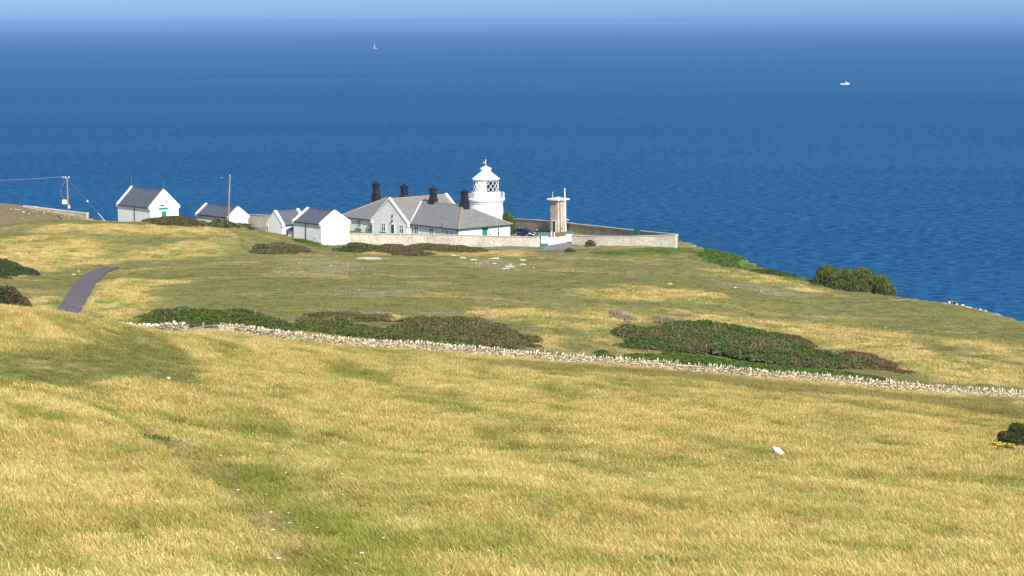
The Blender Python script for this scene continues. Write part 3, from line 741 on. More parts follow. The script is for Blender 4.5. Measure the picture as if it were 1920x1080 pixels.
gt.box(-ov - .1, t0 - .38, -ov - .13, -ov + .02, eh - .16, eh - .02, fc); gt.box(t1 + .38, LH + ov, -ov - .13, -ov + .02, eh - .16, eh - .02, fc)
gt.box(-ov - .13, -ov + .02, -ov + .025, DW + ov, eh - .16, eh - .02, fc); gt.each("gutter", M['black'], house)
dp = MB()
for px in (836.5, 772): 
    t = along(O, u, px); dp.tube([fc(t, -ov - .05, eh - .1), fc(t - .35, -.1, eh - .7), fc(t - .35, -.1, -.6)], .06, 6)
dp.tube([fc(.25, -ov - .05, eh - .1), fc(.25, -.1, eh - .6), fc(.25, -.1, -.6)], .07, 6); dp.tube([fc(along(O, u, 833), -.5, eh - .3), fc(along(O, u, 833), -.5, eh + .9)], .05, 6)
dp.each("downpipe", M['black'], house)
def window(parent, f, s, t, h0, w, h, nx=2, split=.36, sill=0.0, slot='t'):
    """casement set 4 cm proud of the wall plane s (outside is negative s); slot: which way the wall runs"""
    g = (lambda a, b, z: f(a, b, z)) if slot == 't' else (lambda a, b, z: f(b, a, z))
    fr = MB(); b = .11
    x0, x1, z0, z1 = t - w / 2, t + w / 2, h0, h0 + h
    fr.box(x0 - .1, x0 + b, s - .06, s - .002, z0 - .08, z1 + .08, g); fr.box(x1 - b, x1 + .1, s - .06, s - .002, z0 - .08, z1 + .08, g)
    fr.box(x0 + b, x1 - b, s - .058, s - .002, z1 - b * .6, z1 + .08, g); fr.box(x0 + b, x1 - b, s - .058, s - .002, z0 - .08, z0 + b * .6, g)
    for k in range(1, nx): fr.box(t - .08, t + .08, s - .057, s - .002, z0 + b * .6, z1 - b * .6, g)
    zs = z1 - h * split
    fr.box(x0 + b, t - .08 if nx > 1 else x1 - b, s - .056, s - .002, zs - .07, zs + .07, g)
    if nx > 1: fr.box(t + .08, x1 - b, s - .056, s - .002, zs - .07, zs + .07, g)
    wd = fr.build("window", M['white_paint'], parent)
    pn = MB(); pn.box(x0 + b * .5, x1 - b * .5, s - .03, s - .004, z0 + .02, z1 - .02, g); pn.build("pane", M['pane'], wd)
    if sill:
        sb_ = MB(); sb_.box(t - w / 2 - sill, t + w / 2 + sill, s - .30, s - .062, z0 - .26, z0 - .10, g); sb_.build("sill", M['green'], wd)
    return wd
for px in (673.5, 698): window(house, fc, 0, along(O, u, px), .75, 1.15, 1.5, sill=.35)
for px in (719.5, 753.5): window(house, fc, -pj, along(fc(0, -pj, 0), u, px), .75, 1.15, 1.5, sill=.3)
for px in (781, 809): window(house, fc, 0, along(O, u, px), .55, 1.2, 1.65)
window(house, fc, 0, along(O, u, 830.5), .55, .55, 1.5, nx=1); window(house, fc, 0, along(O, u, 847.5), .9, .55, 1.1, nx=1, sill=.28)
td = along(fc(0, -pj, 0), u, 736.5)
fr_ = MB(); fr_.box(td - .62, td - .48, -pj - .08, -pj - .002, 0, 2.2, fc); fr_.box(td + .48, td + .62, -pj - .08, -pj - .002, 0, 2.2, fc); fr_.box(td - .62, td + .62, -pj - .078, -pj - .002, 2.203, 2.32, fc)
dr = part_box("door", M['dkgreen'], house, fc, (td - .478, td + .478, -pj - .05, -pj - .002, 0, 2.2)); fr_.build("door_frame", M['white_paint'], dr)
rod("handle", dr, fc(td + .36, -pj - .09, 1.0), fc(td + .36, -pj - .09, 1.14), .02, M['metal'])
pq = MB(); pq.box(td - .16, td + .16, -pj - .14, -pj - .002, 3.6, 3.98, fc); pq.prism([fc(td - .16, -pj - .14, 3.983), fc(td + .16, -pj - .14, 3.983), fc(td, -pj - .14, 4.12)], [fc(td - .16, -pj - .003, 3.983), fc(td + .16, -pj - .003, 3.983), fc(td, -pj - .003, 4.12)])
pq.build("wall_plaque", M['red'], house)
lt = MB(); lt.box(td - .1, td + .1, -pj - .3, -pj - .002, 2.75, 3.1, fc); lt.build("porch_lamp", M['dkgreen'], house)
for tt, sg in ((t0 + .02, 1), (t1 - .02, -1)):
    q = MB()
    for k in range(7): e_ = tt + sg * (.48 if k % 2 else .30); q.box(min(tt, e_), max(tt, e_), -pj - .03, -pj - .002, .1 + k * .38, .1 + k * .38 + .38, fc)
    q.build("quoins", M['white'], house)
for wx_ in (719.5, 753.5, 736.5):
    tw = along(fc(0, -pj, 0), u, wx_)
    for sg in (-1, 1):
        q = MB()
        for k in range(6): i0 = tw + sg * .69; e_ = i0 + sg * (.32 if k % 2 else .18); q.box(min(i0, e_), max(i0, e_), -pj - .028, -pj - .002, .55 + k * .33, .55 + k * .33 + .33, fc)
        q.build("window_surround", M['white'], house)
# right hand end wall: door, window
fe = lambda a, b, z: fc(b, a, z)          # runs along v at t=0, outside is negative t
sd_ = along(O, v, 909); dd = MB(); dd.box(sd_ - .45, sd_ + .45, -.06, -.002, 0, 2.15, fe); ed = dd.build("door", M['green'], house)
df = MB(); df.box(sd_ - .58, sd_ - .452, -.1, -.002, 0, 2.3, fe); df.box(sd_ + .452, sd_ + .58, -.1, -.002, 0, 2.3, fe); df.box(sd_ - .452, sd_ + .452, -.098, -.002, 2.153, 2.3, fe); df.box(sd_ - .7, sd_ + .7, -.5, -.002, 2.303, 2.40, fe); df.build("door_frame", M['dkgreen'], ed)
window(house, fc, 0, along(O, v, 934), .55, .6, 1.6, nx=1, slot='s', sill=.3)
pl = MB(); a = along(O, v, 918.5); pl.box(a - .2, a + .2, -.05, -.002, 1.0, 1.15, fe); pl.build("letter_slot", M['black'], house)

# outbuildings
def place(px, py, D, drop):
    p = P(px, py, D); return np.array([p[0], p[1], 73 - drop])
D0 = 374.0; OD = place(603, 458, D0, 40.3); WD = along(OD, v, 655.5); LD = along(OD, u, 551)
shD, fD = gabled_shed("store_shed", OD, LD, WD, P(603, 419, D0)[2] - OD[2], P(628, 396, D0 + 2)[2] - OD[2], "white shed with blue grey slates and blank bright gable, nearest the cottages", pipe=[LD * .55])
vm_ = MB(); 
for i, (a, b) in enumerate(((1.6, 1.5), (1.6, 1.25), (.6, .8), (.6, .6))): vm_.box(a, a + .7, -.06, -.002, b, b + .1, fD)
vm_.each("wall_vent", M['white_paint'], shD)
OC = place(529, 441, 386.0, 39.95); WC = along(OC, u, 502.5); LC = along(place(516, 441, 388, 39.8), v, 561)
gabled_shed("wash_house", OC, LC, WC, 2.5, P(516, 397, 387)[2] - OC[2], "small white shed whose gable faces the field, left of the store shed", axis='s', over=.2, copw=.5)
lean = empty("lean_to", fD(LD + .1, .3, 0), "narrow slate roofed lean to squeezed between two white sheds", "shed", "white outbuildings beside the lighthouse")
lw = MB(); lw.box(LD + .12, LD + 2.5, .5, WD - .5, -1, 2.1, fD); lw.build("wall", M['white'], lean)
ls = MB(); ls.prism([fD(LD + .12, .2, 1.95), fD(LD + 2.7, .2, 1.95), fD(LD + 2.7, WD * .6, 3.2), fD(LD + .12, WD * .6, 3.2)], [fD(LD + .12, .2, 2.1), fD(LD + 2.7, .2, 2.1), fD(LD + 2.7, WD * .6, 3.35), fD(LD + .12, WD * .6, 3.35)]); ls.build("roof", M['slate_new'], lean)
MB().tube([fD(LD + .3, .15, 1.9), fD(LD + .3, .38, -1)], .07, 6).build("downpipe", M['black'], lean)
yd = MB(); yd.box(LD + 2.6, LD + 3.6, .9, 1.0, -1, 1.9, fD); yd.build("door", M['wood'], lean)
OB = place(430, 417, 405.0, 40.0); WB = along(OB, v, 465.5); LB = along(OB, u, 369)
shB, fB = gabled_shed("low_shed", OB, LB, WB, 73 - 37.85 - OB[2], P(447.8, 389, 406.5)[2] - OB[2], "low white shed half sunk behind bushes, beside the bare pole")
OA = place(282.5, 409, 400.0, 39.2); WA = along(OA, v, 335.5); LA = along(OA, u, 221.5)
heA = P(282, 388, 400)[2] - OA[2]
shA, fA = gabled_shed("engine_house", OA, LA, WA, heA, P(306, 357, 402)[2] - OA[2], "white outbuilding with steep slate roof and green door, farthest left", pipe=[LA * .48])
fAe = lambda a, b, z: fA(b, a, z); sa = along(OA, v, 308)
b_ = MB(); b_.box(sa - .5, sa + .5, -.08, -.002, heA - 2.4 - .9, heA - 1.05, fAe); b_.build("door", M['green'], shA)
b_ = MB(); b_.box(sa - 1.15, sa + .95, -.12, -.002, heA - .62, heA - .32, fAe); b_.build("lintel_board", M['green'], shA)
b_ = MB(); b_.box(sa - .7, sa + .1, -.06, -.002, heA + .0, heA + .28, fAe); b_.build("louvre", M['dkgreen'], shA)
for t_ in (.2, LA - .2): rod("lightning_rod", shA, fA(t_, WA / 2, P(306, 357, 402)[2] - OA[2] + .2), fA(t_, WA / 2, P(306, 357, 402)[2] - OA[2] + 2.0), .02, M['metal'])

# the lighthouse
LHD = 397.0; lc = P(911.5, 430, LHD); LB0 = np.array([lc[0], lc[1], GH])
hz = lambda py: P(911, py, LHD)[2] - GH
lr = lambda px: px / FPX * LHD
light = empty("lighthouse", LB0, "squat white round lighthouse with glazed lantern and domed roof", "lighthouse")
zg = hz(372)
MB().lathe(LB0, [(3.35, -1), (3.3, zg - 1.9), (3.22, zg - 1.3), (3.22, zg - .95)], 64).build("tower", M['white'], light, smooth=True)
MB().lathe(LB0, [(3.2, zg - .95), (3.34, zg - .8), (3.34, zg - .62), (3.5, zg - .5), (3.66, zg - .22), (3.66, zg), (0, zg + .04)], 64).build("gallery", M['white'], light, smooth=True)
zgl0, zgl1 = hz(360), hz(336.5)
MB().lathe(LB0, [(2.62, zg + .02), (2.62, zgl0 - .2), (2.74, zgl0 - .12), (2.74, zgl0), (2.2, zgl0 + .01)], 56).build("murette", M['white_paint'], light, smooth=True)
rl = MB(); nr = 20
for k in range(nr):
    a = 2 * math.pi * k / nr; rl.tube([(LB0[0] + 3.5 * math.cos(a), LB0[1] + 3.5 * math.sin(a), GH + zg), (LB0[0] + 3.5 * math.cos(a), LB0[1] + 3.5 * math.sin(a), GH + zg + 1.15)], .05, 5)
for hgt in (.42, .78, 1.15):
    rl.tube([(LB0[0] + 3.5 * math.cos(2 * math.pi * k / 48), LB0[1] + 3.5 * math.sin(2 * math.pi * k / 48), GH + zg + hgt) for k in range(49)], .045, 5, False)
rl.build("gallery_railing", M['white_paint'], light)
toc = math.atan2(-LB0[1], -LB0[0])           # bearing of the photographer, roughly; lantern panels are set out from it
lt_ = MB(); Rl = 2.42; nb = 16; hgt = zgl1 - zgl0
for k in range(nb):
    for sg in (-1, 1):
        pts = []
        for j in range(7):
            a = toc + 2 * math.pi * (k + sg * j / 6 * 2) / nb; pts.append((LB0[0] + Rl * math.cos(a), LB0[1] + Rl * math.sin(a), GH + zgl0 + hgt * j / 6))
        lt_.tube(pts, .045, 5)
for zz_ in (zgl0 + .03, zgl1 - .05): lt_.tube([(LB0[0] + Rl * math.cos(2 * math.pi * k / 48), LB0[1] + Rl * math.sin(2 * math.pi * k / 48), GH + zz_) for k in range(49)], .09, 5, False)
lat = lt_.build("lantern_lattice", M['white_paint'], light)
a0 = toc - R(60); a1 = toc + R(3)      # blanked landward panels
MB().lathe(LB0, [(Rl - .12, zgl0), (Rl - .12, zgl1), (Rl - .18, zgl1), (Rl - .18, zgl0)], 24, a0, a1).build("blank_panel", M['white_paint'], light, smooth=True)
def glassmat():
    m_, nt, bs = new_mat("lantern_glass"); L = nt.links; out = nt.nodes["Material Output"]; nt.nodes.remove(bs)
    t = nd(nt, "ShaderNodeBsdfTransparent"); t.inputs[0].default_value = (.40, .48, .52, 1); g = nd(nt, "ShaderNodeBsdfGlossy", i_Roughness=.03)
    ms = nd(nt, "ShaderNodeMixShader"); ms.inputs[0].default_value = .07; L.new(t.outputs[0], ms.inputs[1]); L.new(g.outputs[0], ms.inputs[2]); L.new(ms.outputs[0], out.inputs[0]); return m_
M['lglass'] = glassmat()
MB().lathe(LB0, [(Rl - .07, zgl0), (Rl - .07, zgl1)], 32, a1, a0 + 2 * math.pi).build("lantern_glass", M['lglass'], light, smooth=True)
MB().lathe(LB0, [(0, zgl0 + .02), (.7, zgl0 + .02), (.75, zgl0 + .4), (.5, zgl0 + .5), (.85, zgl0 + .9), (.9, zgl0 + 1.4), (.6, zgl0 + 1.95), (0, zgl0 + 2.1)], 20).build("lamp", basic("lens_bronze", (.05, .07, .06), rough=.15, spec=.9), light, smooth=True)
zr = hz(335.5)
MB().lathe(LB0, [(0, zr - .12), (2.62, zr - .12), (2.74, zr), (2.72, zr + .06), (2.2, zr + .42), (1.6, zr + .92), (1.12, zr + 1.3), (1.0, zr + 1.42)], 56).build("lantern_roof", M['white_paint'], light, smooth=True)
MB().lathe(LB0, [(1.0, zr + 1.40), (.98, zr + 1.75), (1.1, zr + 1.85), (1.12, zr + 2.0), (.95, zr + 2.15), (.5, zr + 2.35), (.16, zr + 2.5), (0, zr + 2.52)], 32).build("roof_vent", M['white_paint'], light, smooth=True)
vt = np.array([LB0[0], LB0[1], GH + zr + 2.5])
vn = MB().tube([vt, vt + [0, 0, 1.25]], .06, 6); vn.tube([vt + [-.38, 0, .62], vt + [.15, 0, .62]], .035, 5); vn.box(vt[0] - .45, vt[0] - .33, vt[1] - .02, vt[1] + .02, vt[2] + .5, vt[2] + .74)
wvane = vn.build("weather_vane", M['white_paint'], light)
MB().box(vt[0] + .12, vt[0] + .48, vt[1] - .06, vt[1] + .06, vt[2] + .42, vt[2] + .92).build("vane_fin", M['black'], wvane)

# square stone tower with flat white roof
OT = place(1046, 435, 385.0, 39.4); WT = along(OT, v, 1061.5); LT = along(OT, u, 1032); HT = P(1046, 376, 385)[2] - OT[2]; fT = frame(OT)
st = empty("signal_tower", OT, "square rubble stone tower with overhanging flat white roof and green door", "tower")
b_ = MB(); b_.box(0, LT, 0, WT, -1.5, HT, fT); b_.build("wall", M['stone_tan'], st)
b_ = MB(); b_.box(-.45, LT + .45, -.45, WT + .45, HT + .002, HT + .28, fT); b_.box(LT * .4, LT * .7, WT * .3, WT * .7, HT + .283, HT + .5, fT); b_.build("roof", M['white'], st)
b_ = MB(); b_.box(LT * .5 - .42, LT * .5 + .42, -.05, -.002, 0, 2.3, fT); dT = b_.build("door", M['dkgreen'], st)
b_ = MB(); b_.box(LT * .5 - .56, LT * .5 - .422, -.08, -.002, 0, 2.45, fT); b_.box(LT * .5 + .422, LT * .5 + .56, -.08, -.002, 0, 2.45, fT); b_.box(LT * .5 - .422, LT * .5 + .422, -.078, -.002, 2.303, 2.45, fT); b_.build("door_frame", M['white'], dT)
fTe = lambda a, b, z: fT(b, a, z)
b_ = MB(); b_.box(WT * .56, WT * .60, -.05, -.002, -1, HT - .05, fTe); b_.build("cable_duct", basic("rusty_pipe", (.40, .29, .19), rough=.8), st)
rod("aerial", st, fT(LT * .8, .2, HT + .28), fT(LT * .8, .2, HT + 1.5), .03, M['white_paint'])
b_ = MB(); b_.box(LT * .8 - .12, LT * .8 + .12, .15, .25, HT + 1.42, HT + 1.5, fT); b_.build("aerial_head", M['white_paint'], st)
mast = empty("white_mast", P(1060.5, 436, 383.5), "tall slim white mast rising against the stone tower", "mast")
mb_ = P(1061.3, 436, 383.3); mtp = P(1058.6, 353, 383.3); MB().tube([mb_ - [0, 0, .5], mtp], [.13, .11], 10).build("pole", M['white_paint'], mast)
b_ = P(1061.5, 412, 383.3); MB().tube([b_, b_ + [.55, 0, .0]], .07, 5).build("bracket", M['white_paint'], mast)

# ------------------------------------------------------------------ walls, gate, drive, road
def strip_wall(mb, pts, h, th, base=-.5, top=None):
    """upright wall along ground points (x,y[,ztop]); keeps to the ground or to given tops"""
    n = len(pts); L_ = []; R_ = []
    for i in range(n):
        a = np.array(pts[max(i - 1, 0)][:2]); b = np.array(pts[min(i + 1, n - 1)][:2]); d = (b - a) / np.linalg.norm(b - a); q = np.array([-d[1], d[0]]) * th / 2
        p = np.array(pts[i][:2]); L_.append(p + q); R_.append(p - q)
    T = [p[2] if len(p) > 2 else float(gz(p[0], p[1])) + h for p in pts]; B = [float(gz(p[0], p[1])) + base for p in pts]
    if top is not None: B = [t - .003 for t in T]; T = [t + top for t in T]
    vs = []; 
    for i in range(n): vs += [(*L_[i], B[i]), (*R_[i], B[i]), (*R_[i], T[i]), (*L_[i], T[i])]
    fs = [(0, 1, 2, 3), tuple(4 * (n - 1) + k for k in (3, 2, 1, 0))]
    for i in range(n - 1):
        for k in range(4): fs.append((4 * i + k, 4 * i + (k + 1) % 4, 4 * i + 4 + (k + 1) % 4, 4 * i + 4 + k))
    mb.add(vs, fs)
def wall_thing(name, label, pts, h, th, mat, cap=True, cap_t=.13, capmat='coping', group=None):
    o = empty(name, (pts[0][0], pts[0][1], gz(pts[0][0], pts[0][1])), label, "wall", group)
    a = MB(); strip_wall(a, pts, h, th); a.build("masonry", M[mat], o)
    if cap:
        a = MB(); strip_wall(a, pts, h, th + .14, top=cap_t); a.build("coping", M[capmat], o)
    return o
def lerp_top(pxs):         # (px, py_top, D) list -> points with real tops, finely divided
    q = [P(*p) for p in pxs]; out = []
    for a, b in zip(q[:-1], q[1:]):
        k = max(2, int(np.linalg.norm(b - a) / 2))
        for i in range(k): out.append(a + (b - a) * i / k)
    return out + [q[-1]]
FW = lerp_top([(656,438.5,379),(700,438.5,377),(800,440,373),(900,442.5,369),(980,444.5,365.5),(1008,445.5,364)])
wall_thing("boundary_wall", "long pale rubble wall below the cottages, left of the white gate", FW, 2, .45, 'stone_pale')
wall_thing("boundary_wall", "short pale wall return curving in to the left gate pier", lerp_top([(1008.5,445.5,364.3),(1013,443.5,365.2),(1016.5,442,366)]), 2, .40, 'stone_pale')
RW = lerp_top([(1073,442,364.6),(1120,443.5,361),(1170,444,358),(1220,442.5,355),(1268,441,352)])
wall_thing("boundary_wall", "pale rubble wall from the right gate pier to the seaward corner", RW, 2, .45, 'stone_pale')
BW = lerp_top([(1269.5,440.5,352.4),(1200,433.5,364),(1130,426,376),(1063,418.5,388),(1000,412.5,399),(950,410.5,408)])
bwo = wall_thing("seaward_wall", "brown rubble wall along the cliff behind the stone tower", BW, 2, .45, 'stone_brown')
gp = BW[min(range(len(BW)), key=lambda i: abs(proj(BW[i])[0] - 1195))]; gb = float(gz(gp[0], gp[1]))
gq = MB(); dvec = np.array(P(1200, 433, 364) - P(1130, 426, 376)); dvec[2] = 0; dvec /= np.linalg.norm(dvec); nv = np.array([-dvec[1], dvec[0], 0]) ; nv = nv if nv[1] < 0 else -nv
fg_ = lambda a, b, z: tuple(np.array([gp[0], gp[1], gb]) + dvec * a + nv * b + Z3 * z)
cab = empty("service_cabinet", fg_(0, .5, 0), "small dark green cabinet standing against the brown seaward wall", "cabinet")
gq.box(-.5, .5, .27, .8, 0, 1.75, fg_); gq.build("body", M['dkgreen'], cab); part_box("door", M['green'], cab, fg_, (-.42, .42, .802, .84, .1, 1.65)); part_box("lid", M['dkgreen'], cab, fg_, (-.56, .56, .24, .86, 1.753, 1.82))
# walls glimpsed on the left of the cottages
wall_thing("garden_wall", "pink brown rubble wall between the low shed and the wash house", lerp_top([(466.5,403,412),(500,404,407),(540,405,402)]), 2, .4, 'stone_pale')
wall_thing("retaining_wall", "low grey wall running down towards the wash house", lerp_top([(470,422.5,396),(484,425,393),(501,427,390)]), 1, .4, 'coping', cap=False)
wall_thing("field_wall", "stone wall with pale top on the brown cliff hill, far left", lerp_top([(45,387,442),(100,393.5,437),(140,398.5,433),(164,401,430)]), 1.2, .6, 'stone_tan', capmat='rock', cap_t=.2)

def pier(px, pyt, pyb, D, label):
    b = P(px, pyb, D); t = P(px, pyt, D); h = t[2] - b[2]; o = empty("gate_pier", b, label, "gate pier", "gate piers with green caps")
    f = lambda x, y, z: (b[0] + x * .93 + y * .36, b[1] - x * .36 + y * .93, b[2] + z); w = .46
    q = MB(); q.box(-w, w, -w, w, .62, h - .38, f); q.build("shaft", M['white'], o)
    q = MB(); q.box(-w - .05, w + .05, -w - .05, w + .05, -.4, .618, f); q.build("plinth", M['green'], o)
    q = MB(); q.box(-w - .12, w + .12, -w - .12, w + .12, h - .378, h - .25, f); q.build("neck", M['white'], o)
    q = MB(); q.box8([f(-w - .26, -w - .26, h - .248), f(w + .26, -w - .26, h - .248), f(w + .26, w + .26, h - .248), f(-w - .26, w + .26, h - .248)],
                     [f(-w + .1, -w + .1, h), f(w - .1, -w + .1, h), f(w - .1, w - .1, h), f(-w + .1, w - .1, h)]); q.build("cap", M['green'], o)
    return b
pA = pier(1021, 437, 462.5, 364.5, "left gate pier, white with green cap and foot")
pB = pier(1067, 433, 459, 367.0, "right gate pier, white with green cap and foot")
gate = empty("gate", (pA + pB) / 2, "closed solid white gate between the two green capped piers", "gate")
ga = pA + (pB - pA) * .12; gb_ = pB - (pB - pA) * .12; gm = (ga + gb_) / 2; gn = np.array([.36, -.93, 0])
for a, b in ((ga, gm - (gb_ - ga) * .004), (gm + (gb_ - ga) * .004, gb_)):
    q = MB(); n_ = 9
    tp = lambda p, k: p + Z3 * (1.55)
    q.prism([tuple(a + Z3 * .12 - gn * .03), tuple(b + Z3 * .12 - gn * .03), tuple(b + Z3 * 1.62 - gn * .03), tuple(a + Z3 * 1.50 - gn * .03)],
            [tuple(a + Z3 * .12 + gn * .03), tuple(b + Z3 * .12 + gn * .03), tuple(b + Z3 * 1.62 + gn * .03), tuple(a + Z3 * 1.50 + gn * .03)])
    lf = q.build("leaf", M['white_paint'], gate)
    q = MB()
    for hh in (.2, 1.3): q.prism([tuple(a + Z3 * hh + gn * .033), tuple(b + Z3 * hh + gn * .033), tuple(b + Z3 * (hh + .14) + gn * .033), tuple(a + Z3 * (hh + .14) + gn * .033)],
                                 [tuple(a + Z3 * hh + gn * .08), tuple(b + Z3 * hh + gn * .08), tuple(b + Z3 * (hh + .14) + gn * .08), tuple(a + Z3 * (hh + .14) + gn * .08)])
    q.each("rail", M['white_paint'], lf)

def sheet(name, poly_px, mat, lift=.05, dmin=200, kind="structure", grid=1.0):
    pl = [hit(a, b, dmin)[:2] for a, b in poly_px]; 
    xs = [p[0] for p in pl]; ys = [p[1] for p in pl]
    X, Y = np.meshgrid(np.arange(min(xs), max(xs) + grid, grid), np.arange(min(ys), max(ys) + grid, grid))
    return pl
def ribbon(name, cl, widths, mat, lift=.07, nw=6):
    """a road surface laid on the ground along a centre line"""
    pts = []; 
    for i in range(len(cl) - 1):
        k = max(1, int(math.dist(cl[i], cl[i + 1]) / 1.0))
        for j in range(k): t = j / k; pts.append((cl[i][0] * (1 - t) + cl[i + 1][0] * t, cl[i][1] * (1 - t) + cl[i + 1][1] * t, widths[i] * (1 - t) + widths[i + 1] * t))
    pts.append((*cl[-1], widths[-1])); n = len(pts)
    px_ = np.array(pts); ker = np.ones(5) / 5
    for c in (0, 1): px_[2:-2, c] = np.convolve(px_[:, c], ker, 'valid')
    V = []
    for i in range(n):
        d = px_[min(i + 1, n - 1), :2] - px_[max(i - 1, 0), :2]; d /= np.linalg.norm(d); q = np.array([-d[1], d[0]])
        for j in range(nw + 1):
            p = px_[i, :2] + q * px_[i, 2] * (j / nw - .5); V.append((p[0], p[1], float(gz(p[0], p[1])) + lift))
    F = [(i * (nw + 1) + j, i * (nw + 1) + j + 1, (i + 1) * (nw + 1) + j + 1, (i + 1) * (nw + 1) + j) for i in range(n - 1) for j in range(nw)]
    o = mesh_np(name, V, F, mat, smooth=True); return tag(o, kind="structure"), [(p[0], p[1]) for p in px_]
ROADW = 2.9
_, roadc = ribbon("road", ROADCL, [ROADW] * (len(ROADCL) - 1) + [2.4], M['tarmac'], .13)
dcl = [(P(1045,462,366)[0], 371.0), tuple(hit(1046, 463, 300)[:2]), tuple(hit(1050, 470, 300)[:2])]
_, _dc = ribbon("driveway", dcl, [4.2, 5.0, 6.5], M['gravel'], .10)
dcl2 = [tuple(hit(a, b, 300)[:2]) for a, b in [(900,466.5),(940,468),(985,469.5),(1050,469.5),(1090,467.5),(1125,466)]]
_, _dc2 = ribbon("track", dcl2, [1.2, 2.4, 3.0, 4.2, 3.6, 1.5], M['gravel'], .075)
yard = [(-20,392),(-2,366.5),(8,368),(10,375),(12,384),(6,398),(0,400)]
yx, yy = np.meshgrid(np.arange(-4, 12, 1.), np.arange(369, 398, 1.))
vi = np.arange(yx.size).reshape(yx.shape)
yf = np.stack([vi[:-1, :-1], vi[:-1, 1:], vi[1:, 1:], vi[1:, :-1]], -1).reshape(-1, 4)
cy = np.stack([yx, yy], -1).reshape(-1, 2)[yf].mean(1)
yp = [(.5, 374), (4, 368.5), (7, 369), (8.2, 374), (7.8, 384), (6, 393), (1.5, 393), (1.0, 384)]
keep = polydist(cy[:, 0], cy[:, 1], yp) > -.2
o = mesh_np("yard", np.stack([yx.ravel(), yy.ravel(), gz(yx, yy).ravel() + .05], -1), yf[keep], M['gravel'], smooth=True); tag(o, kind="structure")
for (px, pt, pb, D, lab, mt) in ((1034, 435.5, 446, 371, "short white post just inside the gate, left one", 'white_paint'), (1039.5, 436.5, 446, 371.5, "short white post just inside the gate, right one", 'white_paint'), (1007, 431.5, 441.5, 380, "dark bollard beside the parked car", 'black')):
    b = P(px, pb, D); t = P(px, pt, D); bo = empty("bollard", b, lab, "bollard", "posts inside the gate")
    MB().tube([b - [0, 0, .3], t], .09, 8).build("post", M[mt], bo); MB().tube([t, t + [0, 0, .12]], .12, 8).build("cap", M['white_paint'], bo)

# ------------------------------------------------------------------ dry stone wall with upright cope stones
def jbox(rs, c, size, yaw, jit=.12, tilt=0.0, taper=0.0):
    dx, dy, dz = np.array(size) / 2
    p = np.array([[sx * dx, sy * dy, sz * dz] for sz in (-1, 1) for sx, sy in ((-1, -1), (1, -1), (1, 1), (-1, 1))], float)
    p[4:, :2] *= (1 - taper)
    p += rs.uniform(-1, 1, p.shape) * np.array([dx, dy, dz]) * jit * 2
    ct, st_ = math.cos(tilt), math.sin(tilt); p = np.stack([p[:, 0] * ct + p[:, 2] * st_, p[:, 1], -p[:, 0] * st_ + p[:, 2] * ct], -1)
    cy_, sy_ = math.cos(yaw), math.sin(yaw); return np.stack([p[:, 0] * cy_ - p[:, 1] * sy_ + c[0], p[:, 0] * sy_ + p[:, 1] * cy_ + c[1], p[:, 2] + c[2]], -1)
BF = np.array([(3, 2, 1, 0), (4, 5, 6, 7), (0, 1, 5, 4), (1, 2, 6, 5), (2, 3, 7, 6), (3, 0, 4, 7)])
def stones_obj(name, boxes, cols, mat, parent):
    V = np.concatenate(boxes); F = np.concatenate([BF + 8 * i for i in range(len(boxes))])
    return mesh_np(name, V, F, mat, parent, cols=np.repeat(np.array(cols), 8, 0))
def stonemat():
    m_, nt, bs = new_mat("dry_stone"); L = nt.links; bs.inputs["Roughness"].default_value = .95; bs.inputs["Specular IOR Level"].default_value = .15
    a = nd(nt, "ShaderNodeAttribute", attribute_name="tint"); g = nd(nt, "ShaderNodeNewGeometry"); n = nd(nt, "ShaderNodeTexNoise", i_Scale=5.0, i_Detail=6); L.new(g.outputs["Position"], n.inputs["Vector"])
    mr = nd(nt, "ShaderNodeMapRange"); mr.inputs[1].default_value = .3; mr.inputs[2].default_value = .7; mr.inputs[3].default_value = .7; mr.inputs[4].default_value = 1.2; L.new(n.outputs[0], mr.inputs[0])
    vm = nd(nt, "ShaderNodeVectorMath", operation='SCALE'); L.new(a.outputs["Color"], vm.inputs[0]); L.new(mr.outputs[0], vm.inputs["Scale"]); L.new(vm.outputs[0], bs.inputs["Base Color"]); return m_
M['dry'] = stonemat()
def path_pts(pts, step):
    out = []; carry = 0
    for (x0, y0), (x1, y1) in zip(pts[:-1], pts[1:]):
        L_ = math.dist((x0, y0), (x1, y1)); s = carry
        while s < L_: out.append((x0 + (x1 - x0) * s / L_, y0 + (y1 - y0) * s / L_, math.atan2(y1 - y0, x1 - x0))); s += step
        carry = s - L_
    return out
SC = [np.array(c) for c in ((.60,.52,.37), (.68,.61,.46), (.48,.40,.27), (.72,.67,.55), (.36,.30,.20))]
def stonecol(rs, warm=1.0): return SC[rs.integers(0, 5)] * (.82 + .3 * rs.random()) * np.array([.95, .93, .91 * warm])
